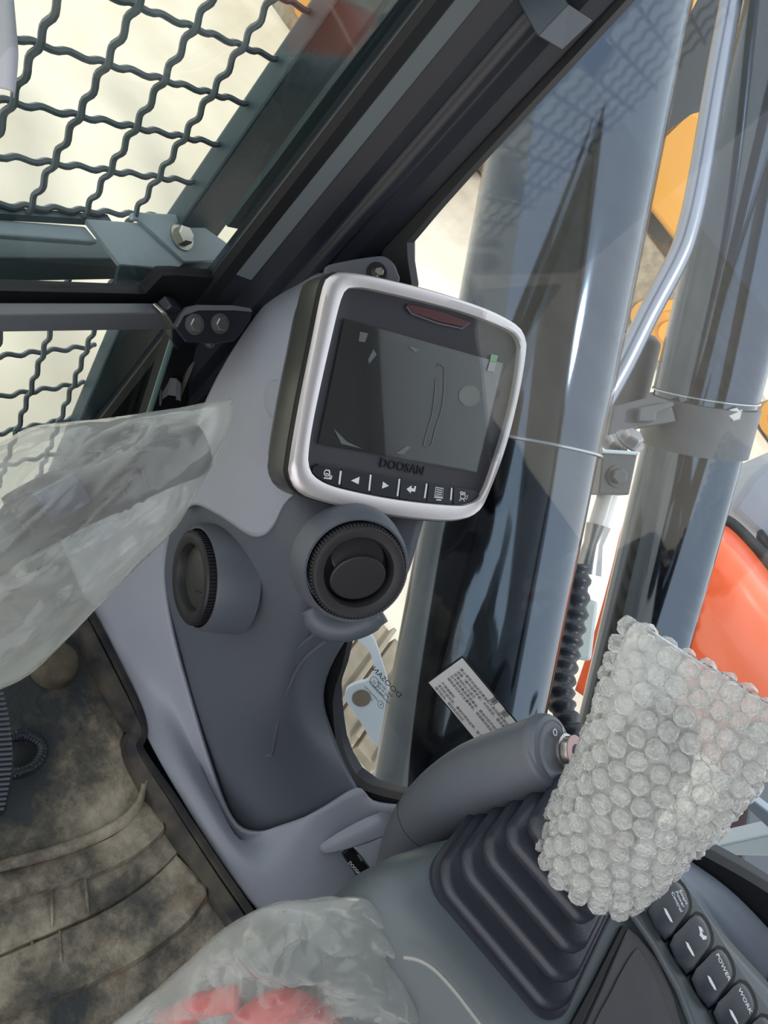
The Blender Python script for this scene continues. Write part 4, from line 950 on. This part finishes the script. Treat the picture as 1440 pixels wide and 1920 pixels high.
# clamp band round the far cylinder and bracket towards the near one
cb = empty('cylinder_clamp', c2 + RD * .12, 'grey steel clamp band and arm on the far boom cylinder', 'clamp')
MB().lathe(c2, RD, [(.1405, .10), (.152, .10), (.152, .235), (.1405, .235)], 48).build('band', m_clamp, cb, smooth=35)
cpl = Plane(c2 + RD * .17 - FWD * .12, -FWD, RIGHT)
MB().prism([cpl.at(u, v) for u, v in [(1150, 762), (1228, 742), (1258, 752), (1268, 790), (1196, 802), (1190, 815), (1140, 815)]], FWD * .06).build('arm', m_clamp, cb, smooth=0, bevel=.004)
MB().prism([cpl.at(u, v, .03) for u, v in [(1200, 764), (1262, 752), (1266, 760), (1232, 775), (1228, 790), (1196, 790)]], FWD * .05).build('ear', m_clamp, cb, smooth=0, bevel=.004)
hexbolt('bolt', cpl.at(1372, 778, .02), -FWD, .02, m_boltdark, cb)
pb = Plane(PD(1160, 890, 1.5), -FWD, RIGHT)
pbk = empty('pipe_bracket', pb.p, 'square grey bolted pipe block between the two boom cylinders', 'bracket')
MB().prism([pb.at(u, v) for u, v in [(1130, 848), (1196, 850), (1180, 928), (1122, 926)]], FWD * .09).build('block', m_clamp, pbk, smooth=0, bevel=.003)
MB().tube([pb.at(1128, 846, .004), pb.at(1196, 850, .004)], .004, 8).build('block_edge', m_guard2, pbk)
hexbolt('bolt', pb.at(1159, 893, .001), -FWD, .016, m_clamp, pbk)
for (u, v) in [(1150, 838), (1180, 828)]: hexbolt('bolt', pb.at(u, v, -.03), V((-.2, .3, 1)), .022, m_boltdark, pbk)
MB().tube([pb.at(1140, 925, -.05), pb.at(1122, 985, -.05)], .021, 20).build('pipe', M('pipe_pale', (196, 196, 198), .3), pbk)
MB().tube([pb.at(1122, 985, -.05), pb.at(1112, 1020, -.05), pb.at(1100, 1075, -.05)], [.026, .02, .03], 20).build('pipe_nut', m_boltdark, pbk)
MB().prism([pb.at(u, v, -.1) for u, v in [(1092, 1128), (1124, 1128), (1110, 1242), (1068, 1236)]], FWD * .1).build('pale_block', M('block_pale', (176, 186, 188), .4), pbk, smooth=0, bevel=.01, bseg=3)
hs_ = empty('corrugated_hose', PD(1060, 1400, 1.35), 'black corrugated hose behind the near boom cylinder', 'hose')
pts = cr([PD(1085, 1060, 1.5), PD(1078, 1150, 1.48), PD(1062, 1230, 1.45), PD(1052, 1310, 1.4), PD(1075, 1385, 1.36), PD(1100, 1440, 1.33)], 14)
MB().tube(pts, [.024 + .004 * math.sin(i * 1.45) for i in range(len(pts))], 16).build('hose', m_hose, hs_, smooth=180)
# grab rail
gr = empty('grab_rail', PD(1170, 680, 2.2), 'bent grey steel grab rail between the two boom cylinders', 'handrail')
pts = cr([PD(1410, -200, 1.8), PD(1352, 100, 1.8), PD(1312, 330, 1.8), PD(1290, 430, 1.8), PD(1268, 490, 1.8), PD(1215, 590, 1.8), PD(1165, 690, 1.8), PD(1120, 770, 1.8)], 6)
MB().tube(pts, .027, 20).build('tube', m_pipe, gr, smooth=180)
bt2 = empty('hose_boot', PD(1200, 690, 2.2), 'dark rounded hose sleeve beside the grab rail', 'hose')
MB().tube(cr([PD(1170, 790, 2.3), PD(1190, 720, 2.3), PD(1205, 660, 2.3), PD(1212, 628, 2.3)], 5), [.05] * 13 + [.04, .032, .012], 20).build('sleeve', m_dkst, bt2, smooth=180)
# own orange side cover
oc = empty('orange_cover', (2.9, -.8, ZG), 'bright orange rounded machine cover outside the side window', 'machine cover')
XO = 2.05
r_ = [[PX(u, v, x_) for u, v, x_ in row] for row in [
 [(1180, 960, 3.3), (1280, 970, 3.3), (1350, 985, 3.3), (1400, 1030, 3.3), (1450, 1090, 3.3), (1560, 1200, 3.3)],
 [(1165, 1000, 2.95), (1270, 1010, 2.95), (1340, 1020, 2.95), (1385, 1060, 2.95), (1435, 1125, 2.95), (1545, 1240, 2.95)],
 [(1150, 1060, 2.85), (1255, 1080, 2.85), (1320, 1100, 2.85), (1370, 1140, 2.85), (1420, 1200, 2.85), (1530, 1310, 2.85)],
 [(1120, 1170, 2.82), (1220, 1230, 2.82), (1300, 1240, 2.82), (1345, 1260, 2.82), (1400, 1320, 2.82), (1510, 1420, 2.82)],
 [(1080, 1290, 2.80), (1180, 1360, 2.80), (1270, 1390, 2.80), (1320, 1410, 2.80), (1380, 1470, 2.80), (1480, 1560, 2.80)]]]
grid('shell', r_, m_orange, oc, 5, 5, solid=.02)
MB().tube([V(p) for p in cr([PX(u, v, 3.28) for u, v in [(1330, 972), (1356, 976), (1380, 992), (1420, 1032), (1450, 1060), (1560, 1180)]], 4)], .03, 12).build('rubber_edge', m_black, oc, smooth=180)
dk = empty('hood_deck', (3.9, -.6, ZG), 'pale grey machine hood beyond the orange cover', 'machine hood')
mb = MB().prism([PX(u, v, 3.7) for u, v in [(1370, 955), (1385, 930), (1412, 890), (1440, 868), (1600, 800), (1640, 1150), (1500, 1080), (1430, 1010)]], (.5, 0, -.3)); mb.build('lid', m_deck, dk, smooth=0, bevel=.03, bseg=3)
MB().box(PX(1432, 1012, 3.66), V((.0, 0, 0)) + V((.05, 0, 0)), V((0, .04, 0)), V((0, 0, .015))).build('latch', m_black, dk, smooth=0, bevel=.01)
# dark machine deck below the window, with pale bars
wd_ = empty('machine_deck', (1.5, -.9, ZG), 'dark machine deck below the side window', 'deck')
MB().prism([(.84, -2.6, -.98), (2.7, -2.6, -.98), (2.7, -1.24, -.98), (.84, -1.24, -.98)], (0, 0, -.12)).build('plate', m_dkst, wd_, smooth=0, bevel=.01)
for k, pts in enumerate(([(1352, 1470), (1385, 1478), (1440, 1520), (1500, 1566), (1500, 1606), (1440, 1552)], [(1290, 1582), (1350, 1585), (1440, 1565), (1500, 1556), (1500, 1585), (1440, 1606), (1330, 1604)])):
    MB().prism([PX(u, v, 1.15 + .15 * k) for u, v in pts], (.05, 0, -.02)).build('bar', (m_deck, m_guard2)[k], wd_, smooth=0, bevel=.004)
# pale lug plate and crawler track seen through the lower window corner
lg = empty('lug_plate', PX(690, 1340, 1.2), 'pale blue steel lug plate with a round hole low beside the cab', 'lug')
lpn = Plane(PX(680, 1320, 1.25), -FWD * .8 + V((0, 0, .4)), RIGHT)
outl = cr([(655, 1183), (684, 1180), (702, 1200), (716, 1240), (730, 1300), (725, 1400), (700, 1392), (672, 1348), (655, 1325), (647, 1308), (650, 1292), (668, 1282), (690, 1275), (700, 1255), (694, 1225), (672, 1202)], 3, True)
# plate with hole: ring from hole to outline is not star shaped, so the hole is a flat disc in shadow colour
MB().prism([lpn.at(u, v) for u, v in outl], FWD * .03).build('plate', m_lug, lg, smooth=0, bevel=.002)
MB().lathe(lpn.at(678, 1309, .001), lpn.n, [(.022, 0), (.022, .0006), (.0001, .0006)], 28, RIGHT, 1, .85).build('bore', M('bore_shadow', (96, 88, 74), .8), lg)
tk = empty('crawler_track', PZ(640, 1390, -1.75), 'dusty crawler track with toothed shoes low outside the window', 'track')
tz = -1.72; A_ = PZ(600, 1330, tz); B_ = PZ(716, 1465, tz); dirn = (B_ - A_).normalized(); sd2 = V((-dirn.y, dirn.x, 0))
if sd2.x < 0: sd2 = -sd2
shoe = None
for k in range(-5, 9):
    c = A_ + dirn * (k * .105) + sd2 * .24
    m_b = MB().box(V((0, 0, 0)), dirn * .046, sd2 * .24, V((0, 0, .02))).box(dirn * .03 + V((0, 0, .03)), dirn * .008, sd2 * .24, V((0, 0, .02)))
    if shoe is None: shoe = m_b.build('track_shoe', m_track, tk, smooth=0, bevel=.004); shoe.location = c
    else: s_ = copyobj(shoe, tk); s_.location = c

# ---- yellow excavators parked beyond
def excavator(loc, rz, label, s=1.0, mat=m_yellow):
    t = empty('parked_excavator', loc, label, 'excavator', 'parked yellow excavators')
    Mx = Matrix.Translation(V(loc)) @ Matrix.Rotation(rz, 4, 'Z') @ Matrix.Scale(s, 4)
    def put(name, mb, mt_, parent=t, **k):
        mb.v = [Mx @ v for v in mb.v]; return mb.build(name, mt_, parent, **k)
    for sy in (-1, 1):
        mb = MB(); pr = cr([(-1.6, .05), (1.6, .05), (1.95, .45), (1.6, .85), (-1.6, .85), (-1.95, .45)], 5, True); mb.prism([V((x, sy * 1.0, z)) for x, z in pr], (0, sy * .5, 0)); tr0 = put('track', mb, m_track, smooth=30)
        for k in range(5): put('roller', MB().lathe((-1.2 + .6 * k, sy * 1.0 - sy * .02 if sy < 0 else sy * 1.5, .35), (0, sy, 0), [(.2, 0), (.2, .06), (.0001, .06)], 20), m_yellow2, tr0, smooth=35)
        put('drive_wheel', MB().lathe((1.55, sy * 1.5, .45), (0, sy, 0), [(.40, -.02), (.40, .06), (.28, .08), (.26, .04), (.15, .04), (.14, .10), (.0001, .10)], 28), mat, tr0, smooth=35)
        put('drive_wheel', MB().lathe((-1.55, sy * 1.5, .45), (0, sy, 0), [(.40, -.02), (.40, .06), (.28, .08), (.26, .04), (.15, .04), (.14, .10), (.0001, .10)], 28), mat, tr0, smooth=35)
    put('slew_ring', MB().lathe((0, 0, .85), (0, 0, 1), [(.7, 0), (.7, .25), (.0001, .25)], 28), m_dkst, smooth=35)
    put('upper_body', MB().prism([V((x, -1.3, z)) for x, z in [(-2.0, 1.1), (1.2, 1.1), (1.3, 1.5), (.5, 1.6), (.4, 2.1), (-1.6, 2.85), (-2.05, 1.8)]], (0, 2.6, 0)), mat, smooth=0, bevel=.06, bseg=3)
    cbn = put('cab', MB().prism([V((x, .35, z)) for x, z in [(.3, 1.5), (1.5, 1.5), (1.75, 2.1), (1.45, 3.0), (.35, 3.0)]], (0, .95, 0)), m_dkst, smooth=0, bevel=.05, bseg=3)
    put('cab_window', MB().prism([V((x, .34, z)) for x, z in [(.45, 1.9), (1.5, 1.9), (1.6, 2.1), (1.35, 2.85), (.45, 2.85)]], (0, -.01, 0)), M('far_glass', (120, 138, 146), .15), cbn, smooth=0)
    put('boom', MB().prism([V((x, -.25, z)) for x, z in [(.9, 1.4), (1.2, 2.2), (2.6, 4.0), (3.4, 4.2), (5.6, 3.0), (5.4, 2.75), (3.4, 3.6), (2.9, 3.5), (1.5, 1.5)]], (0, .5, 0)), mat, smooth=0, bevel=.04)
    put('stick', MB().prism([V((x, -.18, z)) for x, z in [(5.1, 3.4), (5.7, 3.3), (5.1, .9), (4.85, .9)]], (0, .36, 0)), mat, smooth=0, bevel=.03)
    put('bucket', MB().prism([V((x, -.5, z)) for x, z in [(4.7, .9), (5.3, .8), (5.5, .3), (5.1, .02), (4.4, .05), (4.3, .25)]], (0, 1.0, 0)), m_dkst, smooth=0, bevel=.03)
    put('boom_ram', MB().tube([V((1.0, .33, 1.5)), V((2.6, .33, 3.4))], .09, 12), m_pipe, smooth=35)
    return t
def gnd(u, v): p = PZ(u, v, ZG); return (p.x, p.y, ZG)
excavator((11.6, 2.2, ZG), math.radians(100), 'yellow excavator whose wheels show between the boom cylinders', 1.0)
excavator((8.0, 4.6, ZG), math.radians(90), 'ochre excavator glimpsed between pillar and near boom cylinder', 1.0, m_yellow2)
excavator((15.5, -3.6, ZG), math.radians(80), 'yellow excavator at the far right edge beyond the hood', 1.0)
excavator((21.5, 7.4, ZG), math.radians(120), 'farthest yellow excavator seen at the top between the boom cylinders', 1.0)
